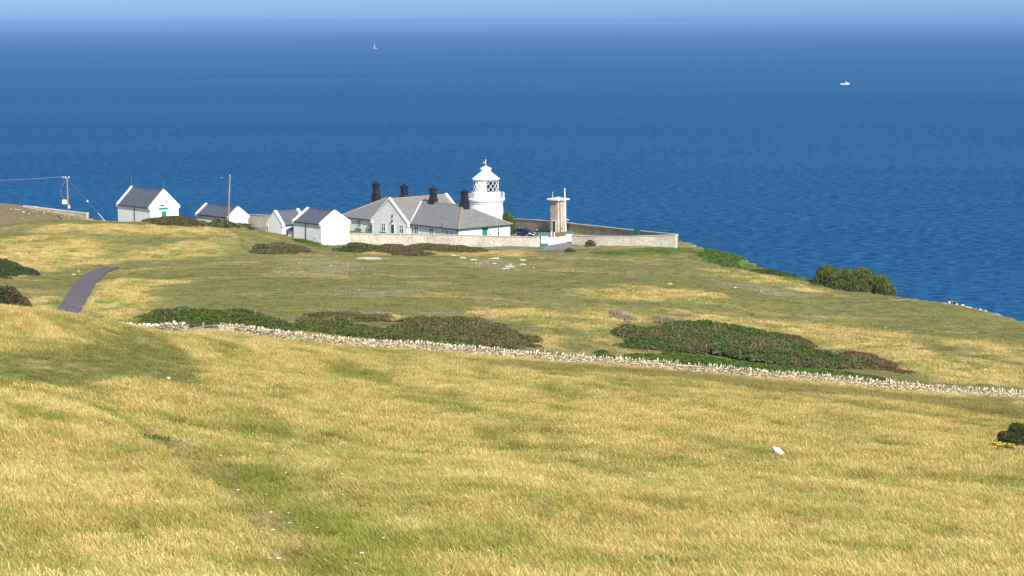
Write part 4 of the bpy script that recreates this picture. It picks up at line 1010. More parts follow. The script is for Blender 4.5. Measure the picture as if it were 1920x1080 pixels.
def dry_wall(pts, label, seed, hbody=.74, fallen=()):
    rs = np.random.default_rng(seed); x0, y0 = pts[0]
    o = empty("dry_stone_wall", (x0, y0, gz(x0, y0)), label, "wall", "dry stone wall across the field")
    B = []; C = []; core = [(a, b) for a, b, _ in path_pts(pts, 2.0)] + [pts[-1]]
    q = MB(); strip_wall(q, core, hbody - .08, .34); q.build("core", M['stone_tan'], o)
    nc = 9
    for k in range(nc):
        z = (k + .5) * hbody / nc; off = .30 - .08 * k / nc
        for side in (-1, 1):
            if side == 1 and k < 5: continue
            s_ = path_pts(pts, .27 + .05 * rs.random())
            for x, y, a in s_:
                lx = .15 + .20 * rs.random(); nx, ny = -math.sin(a) * side, math.cos(a) * side
                xx = x + nx * off + math.cos(a) * rs.uniform(-.1, .1); yy_ = y + ny * off + math.sin(a) * rs.uniform(-.1, .1)
                B.append(jbox(rs, (xx, yy_, float(gz(xx, yy_)) + z + rs.uniform(-.02, .02)), (lx * 1.2, .2, hbody / nc * rs.uniform(.65, 1.0)), a, .08, rs.normal(0, .04))); C.append(stonecol(rs, .97))
    stones_obj("coursed_stones", B, C, M['dry'], o)
    B = []; C = []
    for x, y, a in path_pts(pts, .15):
        g = fbm(x * 1.0, y * 1.0, 3, 2, 70); 
        if rs.random() < .06 + .25 * (g > .66): continue
        hh = .17 + .24 * rs.random() ** 1.3 + (.12 if rs.random() < .08 else 0); th = .05 + .10 * rs.random()
        B.append(jbox(rs, (x + rs.normal(0, .03), y + rs.normal(0, .03), float(gz(x, y)) + hbody + hh * .42), (th, .34, hh), a, .15, rs.normal(.12, .28), .25 * rs.random())); C.append(stonecol(rs) * 1.08)
    stones_obj("cope_stones", B, C, M['dry'], o); return o
def wall_between(pa, pb):
    """piece of the wall's line between two picture columns"""
    fine = [(x, y) for x, y, _ in path_pts(WALL, .5)]
    return [p for p in fine if pa <= proj((p[0], p[1], float(gz(*p))))[0] <= pb][::3]
dry_wall(wall_between(150, 353), "short end of the dry stone wall, left of the wooden stile", 1)
dry_wall(wall_between(409, 2290), "long dry stone wall with upright cope stones, right of the stile", 2)

# timber stile
sp_ = [hit(px, 626, 190) for px in (354, 382, 402, 408)]
sp_ = [np.array([(p[0]), WALL[4][1] + (WALL[5][1] - WALL[4][1]) * k / 3 - .1, 0]) for k, p in enumerate(sp_)]
for k, px in enumerate((354, 382, 402, 408)):
    d = sp_[k][1]; q = P(px, 620, d); sp_[k] = np.array([q[0], d, float(gz(q[0], d))])
stile = empty("wooden_fence", sp_[0], "short silvered timber fence closing the gap in the dry stone wall", "fence")
Dst = [p[1] for p in sp_]
for k, (px, py) in enumerate(((354, 608.5), (382, 604.5), (402, 607.5), (408, 607.5))):
    q = MB(); x, y, z = sp_[k]; w = .08; zt = P(px, py, y)[2]
    q.box8([(x - w, y - w, z - .3), (x + w, y - w, z - .3), (x + w, y + w, z - .3), (x - w, y + w, z - .3)], [(x - w, y - w, zt), (x + w, y - w, zt - .04), (x + w, y + w, zt - .03), (x - w, y + w, zt)])
    q.build("post", M['wood'], stile)
for (x0, y0, i, x1, y1, j) in ((354, 616.5, 0, 382, 612, 1), (354, 620.5, 0, 382, 617, 1), (382, 611, 1, 409, 610, 3), (382, 616.5, 1, 409, 615.5, 3)):
    p = P(x0, y0, Dst[i] - .11); r_ = P(x1, y1, Dst[j] - .11); q = MB()
    q.box8([p + [0, -.03, -.06], r_ + [0, -.03, -.06], r_ + [0, .025, -.06], p + [0, .025, -.06]], [p + [0, -.03, .07], r_ + [0, -.03, .07], r_ + [0, .025, .07], p + [0, .025, .07]]); q.build("rail", M['wood'], stile)

# ------------------------------------------------------------------ poles and wires
def place_pole(px0, py0, px1, py1, D, label, **k):
    b = P(px0, py0, D); b[2] = float(gz(b[0], b[1])) - .3; t = P(px1, py1, D); o = empty("utility_pole", b, label, "utility pole")
    MB().tube([b, (b + t) / 2, t], [.19, .16, .13], 10).build("pole", M['pole'], o); return o, b, t
po, pb_, pt_ = place_pole(129, 411, 125.5, 332.5, 415, "timber pole with crossarm and white transformer box, far left")
ca = MB(); a0_ = pt_ + np.array([-.95, .15, -.15]); a1_ = pt_ + np.array([.55, -.15, -.15]); ca.box8([a0_ + [0, -.06, -.07], a1_ + [0, -.06, -.07], a1_ + [0, .06, -.07], a0_ + [0, .06, -.07]], [a0_ + [0, -.06, .07], a1_ + [0, -.06, .07], a1_ + [0, .06, .07], a0_ + [0, .06, .07]]); ca.build("crossarm", M['wood'], po)
for f_ in (.08, .45, .92):
    c = a0_ + (a1_ - a0_) * f_; MB().tube([c + [0, 0, .05], c + [0, 0, .16], c + [0, 0, .32]], [.05, .12, .07], 8).build("insulator", M['white_paint'], po)
tb = P(121, 378.5, 414.6); q = MB(); q.box(tb[0] - .42, tb[0] + .42, tb[1] - .3, tb[1] + .3, tb[2] - .42, tb[2] + .42); q.build("transformer_box", M['white_paint'], po, bevel=.04)
q = MB(); q.box(tb[0] - .45, tb[0] + .95, tb[1] - .06, tb[1] + .06, tb[2] - .56, tb[2] - .44); q.build("bracket", M['metal'], po)
for dz_ in (-.7, -1.05): c = P(129, 378.5, 414.7); MB().tube([c + [0, 0, dz_], c + [0, 0, dz_ - .22]], .24, 10).build("band", M['white_paint'], po)
cb = [P(x, y, 414.7) for x, y in ((122.5, 340), (117, 348), (113.5, 358), (115, 365), (119, 371), (121, 375))]; MB().tube(cb, .035, 5).build("loop_cable", M['wire'], po)
guy = empty("guy_wire", P(197, 414, 419), "steel guy wire with pale sleeve running down right of the timber pole", "cable")
g0, g1 = P(128, 338, 415), P(197.5, 415, 419); gs_ = P(184, 399.5, 418.2)
MB().tube([g0, gs_], .013, 5).build("strand", M['wire'], guy); MB().tube([gs_, g1], .05, 6).build("sleeve", M['white_paint'], guy)
far_p = P(-330, 326, 400); far_b = np.array([far_p[0], far_p[1], float(gz(far_p[0], far_p[1])) - .3])
for nm, dy, dz_, lab in (("power_line", 0, 0, "upper power line leaving the timber pole to the left"), ("power_line", .9, -.12, "lower power line leaving the timber pole to the left")):
    a = a0_ + (a1_ - a0_) * (.08 + dy * .4) + [0, 0, .3]; b = far_p + [dy * .8, 0, dz_]
    pts = [a + (b - a) * t - Z3 * (1.1 * 4 * t * (1 - t)) for t in np.linspace(0, 1, 16)]
    tag(MB().tube(pts, .013, 5).build(nm, M['wire'], None, loc=tuple(a)), lab, "cable", "power lines")
p2, _, _ = place_pole(427.5, 417, 431, 329, 394, "bare slender timber pole in front of the low shed")
c = P(431, 330.5, 394); MB().tube([c, c + [0, 0, .22]], .12, 8).build("cap", M['white_paint'], p2)

# ------------------------------------------------------------------ car
def car(loc, yaw, z):
    o = empty("parked_car", (*loc, z), "dark blue hatchback parked between the cottage end and the stone tower", "car")
    cy_, sy_ = math.cos(yaw), math.sin(yaw); f = lambda x, y, h: (loc[0] + x * cy_ - y * sy_, loc[1] + x * sy_ + y * cy_, z + h)
    st_ = [(-2.05, .42, .80, .74), (-2.0, .32, .98, .80), (-1.5, .25, 1.0, .86), (-.6, .22, .97, .88), (.4, .22, .95, .88), (.95, .22, .93, .87), (1.6, .25, .80, .83), (1.98, .30, .66, .74), (2.1, .38, .55, .62)]
    V = []; F = []
    for x, zb, zt, hw_ in st_:
        for y, h in ((-hw_ * .94, zb), (-hw_, zb + (zt - zb) * .4), (-hw_ * .97, zt - .08), (-hw_ * .86, zt), (0, zt + .03), (hw_ * .86, zt), (hw_ * .97, zt - .08), (hw_, zb + (zt - zb) * .4), (hw_ * .94, zb)): V.append(f(x, y, h))
    n = 9
    for i in range(len(st_) - 1):
        for k in range(n): F.append((i * n + k, i * n + (k + 1) % n, (i + 1) * n + (k + 1) % n, (i + 1) * n + k))
    F += [tuple(range(n)), tuple(range(len(V) - n, len(V)))]
    MB().add(V, F).build("body", M['carpaint'], o, smooth=True)
    cab = [(-1.98, .96, .70, .98), (-1.55, 1.36, .60, 1.0), (-.9, 1.47, .60, 1.0), (-.1, 1.48, .60, .97), (.35, 1.40, .60, .95), (1.02, .96, .70, .93)]
    V = []; F = []
    for x, zt, hw_, zb in cab:
        V += [f(x, -.82, min(zb, zt) - .04), f(x, -hw_ - .02, zt - .05), f(x, -hw_ * .8, zt), f(x, hw_ * .8, zt), f(x, hw_ + .02, zt - .05), f(x, .82, min(zb, zt) - .04)]
    for i in range(len(cab) - 1):
        for k in range(6): F.append((i * 6 + k, i * 6 + (k + 1) % 6, (i + 1) * 6 + (k + 1) % 6, (i + 1) * 6 + k))
    F += [tuple(range(6)), tuple(range(len(V) - 6, len(V)))]
    MB().add(V, F).build("windows", M['carglass'], o, smooth=True)
    q = MB(); q.box8([f(-1.6, -.52, 1.40), f(.2, -.52, 1.46), f(.2, .52, 1.46), f(-1.6, .52, 1.40)], [f(-1.5, -.48, 1.43), f(.12, -.48, 1.505), f(.12, .48, 1.505), f(-1.5, .48, 1.43)]); q.build("roof", M['carpaint'], o)
    for y in (-1, 1):
        for x0, z0, x1, z1 in ((.95, .95, .32, 1.43), (-.35, .98, -.30, 1.47), (-1.45, 1.0, -1.25, 1.42)):
            MB().tube([f(x0, y * .84, z0), f(x1, y * .63, z1)], .035, 5).build("pillar", M['carpaint'], o)
        for x in (-1.28, 1.30):
            w = MB().tube([f(x, y * .70, .32), f(x, y * .90, .32)], .32, 20); wh = w.build("wheel", M['rubber'], o)
            MB().tube([f(x, y * .89, .32), f(x, y * .925, .32)], .21, 14).build("rim", M['alloy'], wh)
        q = MB(); q.box8([f(1.80, y * .50, .60), f(2.085, y * .48, .60), f(2.0, y * .74, .60), f(1.75, y * .84, .62)], [f(1.72, y * .50, .76), f(2.02, y * .48, .70), f(1.92, y * .72, .72), f(1.68, y * .825, .78)]); q.build("headlight", M['lamp'], o)
        q = MB(); q.box(-2.06, -1.93, y * .62 - .1, y * .62 + .1, .78, .98, f); q.build("tail_light", M['red'], o)
        q = MB(); q.box(.70, .86, y * .93 - .08, y * .93 + .08, .98, 1.1, f); q.build("mirror", M['carpaint'], o, bevel=.02)
    q = MB(); q.box(2.09, 2.13, -.27, .27, .36, .49, f); q.build("number_plate", M['white_paint'], o)
    q = MB(); q.box(2.04, 2.112, -.42, .42, .50, .56, f); q.build("grille", M['alloy'], o)
cp = P(983, 441.5, 379.5); car((cp[0], cp[1]), math.atan2(-.64, .77), float(gz(cp[0], cp[1])) + .06)
print("car ground", 73 - gz(cp[0], cp[1]), "want", 73 - cp[2])

# ------------------------------------------------------------------ scrub and bushes
def quads(c, t, b, cols):
    """c centres, t/b half axes (n,3) -> vertices, faces, colours"""
    V = np.stack([c - t - b, c + t - b, c + t + b, c - t + b], 1).reshape(-1, 3)
    F = np.arange(len(V)).reshape(-1, 4); return V, F, np.repeat(cols, 4, 0)
def rand_dirs(g, n, up=0.0):
    d = g.normal(size=(n, 3)); d[:, 2] = d[:, 2] * (1 - up * .5) + up; return d / np.linalg.norm(d, axis=1)[:, None]
def leaf_quads(g, c, nrm, size, cols, asp=1.6):
    n = len(c); t = np.cross(nrm, rand_dirs(g, n)); t /= np.linalg.norm(t, axis=1)[:, None] + 1e-9; b = np.cross(nrm, t)
    s = size * (.6 + .8 * g.random(n))[:, None]
    return quads(c, t * s * .5, b * s * .5 / asp, cols)
PAL = dict(bramble=[(.062,.11,.018),(.10,.155,.026),(.13,.19,.034)], dark=[(.036,.062,.016),(.058,.09,.022),(.08,.115,.028)], heath=[(.17,.135,.055),(.22,.17,.075),(.13,.125,.04)],
           olive=[(.125,.13,.036),(.17,.165,.05),(.09,.10,.028)], dead=[(.32,.26,.16),(.24,.19,.11),(.40,.34,.23)], bright=[(.11,.19,.028),(.15,.235,.036),(.085,.15,.022)],
           brown=[(.15,.10,.045),(.20,.135,.06),(.11,.08,.035)], tam=[(.13,.165,.030),(.20,.225,.05),(.085,.11,.022)])
def pick(g, n, name): p = np.array(PAL[name]); return p[g.integers(0, len(p), n)] * (.75 + .5 * g.random(n))[:, None]
SHRUBS = []
def scrub(label, foot_px, h, pal, pal2=None, mix=.5, size=.16, dens=110, dmin=200, group="scrub along the stone wall", edge=1.2, twigs=0.0, seed=None, cat="shrub", wind=True, name="scrub_bush", world=None, nz=.75):
    g = np.random.default_rng(seed if seed is not None else len(SHRUBS) + 500)
    h *= .85
    if group == "scrub on the headland": h *= .8; nz *= 1.2
    foot = world if world is not None else hits(foot_px, dmin); xs = [p[0] for p in foot]; ys = [p[1] for p in foot]; SHRUBS.append(foot)
    A = abs(sum(foot[i][0] * foot[(i + 1) % len(foot)][1] - foot[(i + 1) % len(foot)][0] * foot[i][1] for i in range(len(foot)))) / 2
    pad = .6; n = int(dens * (max(xs) - min(xs) + 2 * pad) * (max(ys) - min(ys) + 2 * pad))
    x = g.uniform(min(xs) - pad, max(xs) + pad, n); y = g.uniform(min(ys) - pad, max(ys) + pad, n)
    def H(x, y):
        d = polydist(x, y, foot) + (fbm(x * .6, y, 2.6, 4, 120) - .5) * 6.5
        return h * (1 - np.exp(-np.clip(d, 0, None) / edge)) * (.22 + .62 * fbm(x * .5, y, 2.4, 3, 130) + nz * .55 * fbm(x * .7, y, .8, 2, 133)), d
    Hh, d = H(x, y); k = (d > .02) & (g.random(n) < .25 + d * .9); x, y, Hh, d = x[k], y[k], Hh[k], d[k]; n = len(x)
    z = gz(x, y) + Hh * (1 - .45 * g.random(n) ** 2.2) + .02
    m1 = fbm(x * .45 + y * .2, y, 2.6, 3, 140 + len(SHRUBS) + (seed or 0)) * .8 + fbm(x, y, .9, 2, 150) * .2
    c = pick(g, n, pal)
    if pal2 is not None:
        q = m1 > np.quantile(m1, 1 - mix) ; q ^= g.random(n) < .12; c2 = pick(g, n, pal2); c[q] = c2[q]
    e = .35; nx = -(H(x + e, y)[0] - H(x - e, y)[0]) / (2 * e); ny = -(H(x, y + e)[0] - H(x, y - e)[0]) / (2 * e)
    nr = np.stack([nx, ny, np.ones(n)], -1); nr /= np.linalg.norm(nr, axis=1)[:, None]
    nr = nr * .6 + rand_dirs(g, n) * .75; nr /= np.linalg.norm(nr, axis=1)[:, None]
    V, F, C = leaf_quads(g, np.stack([x, y, z], -1), nr, size, c)
    cx_, cy_ = sum(xs) / len(xs), sum(ys) / len(ys)
    o = empty(name, (cx_, cy_, float(gz(cx_, cy_))), label, cat, group)
    mesh_np("foliage", V, F, M['leaf'], o, cols=C)
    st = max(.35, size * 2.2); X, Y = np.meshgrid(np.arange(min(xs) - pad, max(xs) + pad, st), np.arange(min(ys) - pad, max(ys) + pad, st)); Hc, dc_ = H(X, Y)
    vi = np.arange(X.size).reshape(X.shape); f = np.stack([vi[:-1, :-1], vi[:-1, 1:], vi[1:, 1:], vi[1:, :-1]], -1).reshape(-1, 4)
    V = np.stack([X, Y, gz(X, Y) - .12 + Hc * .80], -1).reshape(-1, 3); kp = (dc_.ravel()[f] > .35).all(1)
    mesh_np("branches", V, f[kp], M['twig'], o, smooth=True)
    if twigs:
        nt_ = int(A * twigs * .35); i = g.choice(n, nt_, p=sstep(.5, .7, m1) + 1e-4 / n if False else (sstep(.45, .7, m1) + 1e-3) / (sstep(.45, .7, m1) + 1e-3).sum()); b = np.stack([x[i], y[i], z[i] - .1], -1); L_ = .25 + .4 * g.random(nt_)
        dr_ = np.stack([g.normal(-.15, .35, nt_), g.normal(.2, .35, nt_), np.ones(nt_)], -1); dr_ /= np.linalg.norm(dr_, axis=1)[:, None]
        sd2 = np.cross(dr_, rand_dirs(g, nt_)); sd2 /= np.linalg.norm(sd2, axis=1)[:, None]
        V, F, C = quads(b + dr_ * (L_ / 2)[:, None], sd2 * .018, dr_ * (L_ / 2)[:, None], pick(g, nt_, 'dead'))
        tag(mesh_np("twigs", V, F, M['leaf'], o, cols=C), kind="stuff")
    return o
def lobed(label, lobes, pal, n, size, name="bush", cat="bush", group=None, pal2=None, mix=.3, trunk=True, seed=9, asp=1.6, upr=0.0, shell=.55):
    """bush made of leafy lobes (centre, radii); leaves fill the outer shell of every lobe"""
    g = np.random.default_rng(seed); lb = np.array([(*c, *r_) for c, r_ in lobes], float)
    cen = lb[:, :3].mean(0); base = (cen[0], cen[1], float(gz(cen[0], cen[1]))); o = empty(name, base, label, cat, group)
    vol = (lb[:, 3] * lb[:, 4] * lb[:, 5]) ** (2 / 3.); k = g.choice(len(lb), n, p=vol / vol.sum()); d = rand_dirs(g, n); d[:, 2] = np.where(d[:, 2] < -.5, -d[:, 2], d[:, 2])
    nz_ = .75 + .5 * fbm(d[:, 0] * 3 + k * 7, d[:, 1] * 3 + d[:, 2] * 3, 1.0, 3, 180)
    rr = (1 - shell * g.random(n) ** 1.8) * nz_
    c = lb[k, :3] + d * lb[k, 3:] * rr[:, None]; gzv = gz(c[:, 0], c[:, 1]); kp = c[:, 2] > gzv - .05; c, d, k = c[kp], d[kp], k[kp]
    # thin the leaves that lie deep inside another lobe
    ins = np.zeros(len(c), bool)
    for q in lb: ins |= (((c - q[:3]) / q[3:]) ** 2).sum(1) < .35
    c, d = c[~ins], d[~ins]; m_ = len(c); cc = pick(g, m_, pal)
    if pal2: q = g.random(m_) < mix * 1.6 * sstep(.35, .7, fbm(c[:, 0] * 2, c[:, 2] * 2 + c[:, 1], .8, 3, 190)); c2 = pick(g, m_, pal2); cc[q] = c2[q]
    nr = d * .6 + rand_dirs(g, m_) * .8; nr /= np.linalg.norm(nr, axis=1)[:, None]
    if upr:
        up = rand_dirs(g, m_) * (1 - upr) + np.array([0, 0, 1.0]) * upr + d * .3; up /= np.linalg.norm(up, axis=1)[:, None]; sdv = np.cross(up, rand_dirs(g, m_)); sdv /= np.linalg.norm(sdv, axis=1)[:, None]
        s = size * (.6 + .8 * g.random(m_))[:, None]; V, F, C = quads(c, sdv * s * .22, up * s * .6, cc)
    else: V, F, C = leaf_quads(g, c, nr, size, cc, asp)
    mesh_np("foliage", V, F, M['leaf'], o, cols=C)
    b = MB()
    for q in lb:
        p0 = np.array([cen[0] * .5 + q[0] * .5, cen[1] * .5 + q[1] * .5, 0]); p0[2] = float(gz(p0[0], p0[1])) - .3; p1 = q[:3]
        b.tube([p0, (p0 + p1) / 2 + [0, 0, .1 * q[5]], p1, p1 + (p1 - p0) * .25], [.10 * q[5] ** .5, .08 * q[5] ** .5, .05, .02], 6)
        for j in range(5):
            dd_ = rand_dirs(g, 1, .5)[0]; b.tube([p1 - [0, 0, q[5] * .3], p1 + dd_ * q[3:] * .5, p1 + dd_ * q[3:] * .85], [.04, .025, .01], 4)
    b.build("branches", M['twig'], o)
    return o
scrub("green brown scrub mound behind the wooden stile, tallest at its left end", [(252,610),(262,600),(300,590),(350,586),(440,592),(500,604),(560,612),(600,618),(560,626),(500,622),(440,618),(400,616),(345,616),(300,612)], 1.35, 'bramble', 'olive', .45, twigs=1.5, edge=1.6)
scrub("small dark brown bush on the crest of the scrub, left end", [(262,598),(290,586),(330,580),(372,586),(380,594),(330,596)], .9, 'heath', 'olive', .4, twigs=6)
scrub("rounded dark green shrub rising behind the stile scrub", [(400,596),(420,588),(455,586),(480,592),(490,600),(440,602)], .9, 'dark', 'bramble', .3)
scrub("long low green bramble bank running right along the dry stone wall", [(500,614),(600,606),(700,614),(760,625),(800,634),(860,648),(930,656),(880,656),(800,645),(700,634),(600,626),(520,622)], .85, 'bramble', 'heath', .3)
scrub("patchy scrub with dry twigs behind the bramble bank, on its left half", [(562,604),(580,592),(640,588),(700,592),(730,600),(700,606),(640,604)], .75, 'olive', 'heath', .4, twigs=8)
scrub("broad brown and green windswept scrub right of the bramble bank", [(700,622),(740,608),(800,600),(880,602),(940,612),(985,630),(1010,652),(960,656),(900,650),(830,640),(760,630)], 1.0, 'heath', 'olive', .5, twigs=3, edge=1.5)
scrub("bright green bramble clump tight against the long wall at mid picture", [(760,642),(800,640),(850,648),(920,656),(960,664),(900,664),(820,654)], .55, 'bright', 'bramble', .4)
scrub("small bright green bramble clump peeping over the wall, left of the big thicket", [(1088,674),(1100,662),(1130,660),(1160,668),(1150,680),(1110,680)], .8, 'bright', 'dark', .4)
scrub("big windswept thicket of dark green and brown behind the wall, right of centre", [(1150,648),(1158,630),(1185,618),(1260,614),(1340,620),(1420,632),(1480,648),(1540,664),(1600,680),(1640,692),(1560,694),(1450,684),(1350,672),(1250,662),(1180,656)], 1.6, 'bramble', 'heath', .30, twigs=4, edge=1.5, nz=1.0, seed=3)
scrub("dark purplish brown scrub crest on the big thicket's right shoulder", [(1380,634),(1430,626),(1480,636),(1530,652),(1500,656),(1430,646)], 1.1, 'brown', 'heath', .5)
scrub("bright green bramble strip between the big thicket and the wall", [(1170,668),(1250,664),(1350,676),(1450,688),(1560,698),(1650,710),(1660,722),(1560,712),(1450,704),(1350,692),(1250,682),(1190,680)], .7, 'bright', 'bramble', .5, edge=.8)
scrub("low brown scrub tail tapering away right of the big thicket", [(1540,668),(1580,658),(1640,668),(1705,690),(1690,700),(1620,692)], .6, 'heath', 'brown', .5, twigs=3)
scrub("tawny dry fern clump on the upper edge of the brown scrub tail", [(1555,664),(1575,658),(1610,664),(1605,672),(1570,670)], .8, 'dead', 'brown', .5, size=.12, twigs=12)
scrub("pale grey leafless bush standing in tan grass above the big thicket", [(1130,594),(1145,588),(1170,590),(1192,602),(1180,606),(1150,600)], .8, 'dead', None, 0, size=.09, dens=160, twigs=30)
scrub("small grey twiggy bush just above the big thicket", [(1218,606),(1230,598),(1255,600),(1265,612),(1240,614)], .75, 'dead', 'heath', .6, size=.09, twigs=20)
scrub("dark green scrub mound at the left picture edge, above the road bend", [(-60,524),(-60,494),(0,490),(35,498),(60,508),(70,516),(40,520),(0,522)], 1.9, 'dark', 'olive', .35, dmin=240, group="scrub on the headland", edge=1.8)
scrub("brown green bush in front of the wash house", [(470,474),(482,464),(515,458),(550,462),(585,473),(560,477),(500,477)], 1.5, 'olive', 'heath', .55, dmin=300, group="scrub on the headland", edge=1.6, size=.2)
scrub("rounded green brown bush at the left end of the long pale wall", [(636,471),(645,462),(670,458),(695,462),(702,470),(670,474)], 1.5, 'olive', 'dark', .4, dmin=300, group="scrub on the headland", edge=1.2, size=.2)
scrub("dark purple brown mound below the pale wall, nearest the limestone slab", [(700,474),(710,466),(740,462),(780,466),(812,480),(770,480),(730,478)], 1.3, 'heath', 'brown', .5, dmin=300, group="scrub on the headland", edge=1.3, size=.2)
scrub("long green brown hedge mound under the middle of the pale wall", [(750,468),(770,462),(820,462),(880,466),(920,472),(880,476),(820,474)], 1.1, 'olive', 'heath', .5, dmin=300, group="scrub on the headland", edge=1.0, size=.2)
scrub("bushy green patch with a reddish brown right half beside the farthest left outbuilding", [(282,419),(300,413),(350,411),(385,416),(378,424),(320,424)], 1.3, 'olive', 'brown', .4, dmin=340, group="scrub on the headland", edge=.9, size=.2)
scrub("low leafy shrubs at the foot of the bare pole", [(398,424),(420,416),(452,416),(472,424),(476,432),(430,430)], 1.4, 'dark', 'heath', .5, dmin=340, group="scrub on the headland", edge=.8, size=.2, twigs=6)
scrub("fresh green nettle strip along the store shed's foot", [(556,452),(580,449),(604,458),(600,463),(575,458)], .6, 'bright', 'bramble', .4, dmin=340, group="scrub on the headland", edge=.6, size=.18)
scrub("bright green bracken patch on the cliff slope right of the wall corner", [(1305,478),(1335,468),(1370,476),(1408,498),(1400,505),(1350,502)], .55, 'bright', 'bright', .35, dmin=300, group="scrub on the headland", edge=.8, size=.2, dens=60)
scrub("dark green scrub beside the sandy cliff path", [(1412,512),(1425,502),(1470,508),(1500,522),(1460,522)], .6, 'dark', 'olive', .5, dmin=300, group="scrub on the headland", edge=.8, size=.2)
for (px, py, lab, hh) in ((1106, 462, "small spiky bush growing against the wall right of the gate", 1.1), (1067, 473, "small brown weed clump in the drive below the right gate pier", .7)):
    c = hit(px, py, 300); lobed(lab, [((c[0] + dx, c[1] + dy, c[2] + hh * k), (.45, .4, hh * .42)) for dx, dy, k in ((-.35, 0, .35), (.3, .1, .5), (0, -.1, .62), (.55, 0, .25))], 'olive', 2200, .15, name="scrub_bush", cat="shrub", pal2='heath', mix=.5, seed=int(px))
def lobe_at(px, py, D, r): p = P(px, py, D); return (tuple(p), r)
lobed("wide tamarisk thicket of feathery green at the cliff edge, right of centre", [lobe_at(1552,523,318,(1.8,1.8,2.0)), lobe_at(1541,530,318,(1.5,1.5,1.2)), lobe_at(1570,533,316,(2.0,1.8,1.9)), lobe_at(1585,527,317,(1.7,1.8,1.8)), lobe_at(1600,532,315,(2.2,2,2.0)), lobe_at(1622,528,315,(2.0,2,2.0)), lobe_at(1632,537,313,(2.0,2,1.9)),
      lobe_at(1650,537,312,(1.5,1.6,1.6)), lobe_at(1660,545,310,(1.5,1.5,1.3)), lobe_at(1612,543,312,(2,1.6,1.5)), lobe_at(1580,542,314,(2,1.6,1.3))], 'tam', 60000, .26, name="tamarisk_thicket", cat="shrub", upr=.75, seed=31)
lobed("yellow green shrub rising behind the right end of the cottages", [lobe_at(951,411,392,(.9,.9,1.3)), lobe_at(957,417,391,(.9,.9,1.3)), lobe_at(960,430,390,(.6,.6,1.6))], 'bright', 7000, .2, name="garden_shrub", cat="shrub", seed=32)
bx = P(1898, 826, 1); c = hit(1900, 842, 60); cD = c[1]
lobed("dense dark bramble bush at the right picture edge", [((c[0] + dx, c[1] + dy, c[2] + dz_), r_) for dx, dy, dz_, r_ in ((-.25, .2, .55, (.75,.7,.6)), (.55, .5, .85, (.95,.8,.75)), (1.5, .6, .8, (1.0,.9,.8)), (.2, -.1, .35, (.8,.6,.45)), (1.2, -.2, .4, (1.0,.7,.5)), (2.3,.4,.7,(.9,.8,.7)))], 'dark', 46000, .06, name="bramble_bush", cat="bush", pal2='brown', mix=.5, seed=33)
c9 = hit(20, 584, 150); dl = P(15, 556, 236)
lobed("dark red brown thorn bush at the left edge, behind the near brow", [((dl[0] + dx, dl[1] + dy, dl[2] + dz_), r_) for dx, dy, dz_, r_ in ((0, 0, 0, (1.5,1.3,1.2)), (-1.8, .3, .1, (1.5,1.3,1.3)), (-3.4, 0, -.2, (1.6,1.3,1.2)), (-.2, 0, -1.3, (1.6,1.2,1.1)), (-2.2, -.1, -1.4, (1.9,1.3,1.1)))], 'brown', 16000, .14, name="thorn_bush", cat="bush", pal2='dark', mix=.6, seed=34)
dl = P(43, 567, 236)
lobed("low reddish thorn bush just right of the dark one at the left edge", [((dl[0], dl[1], dl[2]), (.8,.7,.7)), ((dl[0] - .5, dl[1] - .2, dl[2] - .7), (.9,.7,.7)), ((dl[0] + .4, dl[1], dl[2] - .6), (.7,.6,.6))], 'brown', 3500, .12, name="thorn_bush", cat="bush", pal2='heath', mix=.4, seed=35)

# ------------------------------------------------------------------ stones lying about
def rock(label, px, py, w, d, h, seed, dmin=30, yaw=0.0, group="white limestone lying in the turf", sink=.25, pt=None, flat=.0, world=None):
    c = np.array(world) if world is not None else hit(px, py, dmin); rs = np.random.default_rng(seed)
    bm = bmesh.new(); bmesh.ops.create_icosphere(bm, subdivisions=2, radius=1.0)
    pl = [(rand_dirs(rs, 1, .1)[0], rs.uniform(.55, .85)) for _ in range(9)]
    for vtx in bm.verts:
        p = np.array(vtx.co)
        for n_, k in pl:
            q = p @ n_
            if q > k: p = p - n_ * (q - k)
        p = p * np.array([w / 2, d / 2, h]) * 1.15
        if p[2] > 0: p[0] += (pt or 0) * p[2]
        if p[2] < -h * sink: p[2] = -h * sink
        x = p[0] * math.cos(yaw) - p[1] * math.sin(yaw); y = p[0] * math.sin(yaw) + p[1] * math.cos(yaw)
        vtx.co = (x, y, p[2])
    me = bpy.data.meshes.new("limestone_rock"); bm.to_mesh(me); bm.free(); me.materials.append(M['rock'])
    o = bpy.data.objects.new("limestone_rock", me); col.objects.link(o); o.location = c; return tag(o, label, "rock", group)
rock("pale angular boulder standing alone in the golden grass, lower right", 1462, 857, 68e-2, .55, .66, 1, pt=-.45, sink=.2)
rock("small white stone below and right of the pale boulder", 1608, 920, .32, .25, .20, 2)
for i, (px, py, w, lab) in enumerate(((1631, 1004, .34, "flat white stone in a green hollow near the bottom right"), (1868, 999, .26, "flat pale stone in grass near the right edge"), (1479, 1001, .13, "tiny white stone left of the flat one in the green hollow"),
     (1724, 1004, .15, "tiny pale stone between the two flat stones at lower right"), (1650, 1060, .28, "flat greyish stone near the bottom edge, right"), (1750, 1057, .17, "small stone right of the flat greyish one at the bottom edge"), (1362, 878, .16, "small pale stone left of the boulder"), (317, 711, .34, "flat pale stone on the mown green patch"))):
    rock(lab, px, py, w, w * .7, .13, 10 + i, sink=.3)
rock("broad flat bare limestone slab in the turf below the dark mound", 692, 485.5, 4.2, 5.2, .14, 30, 300, sink=.2)
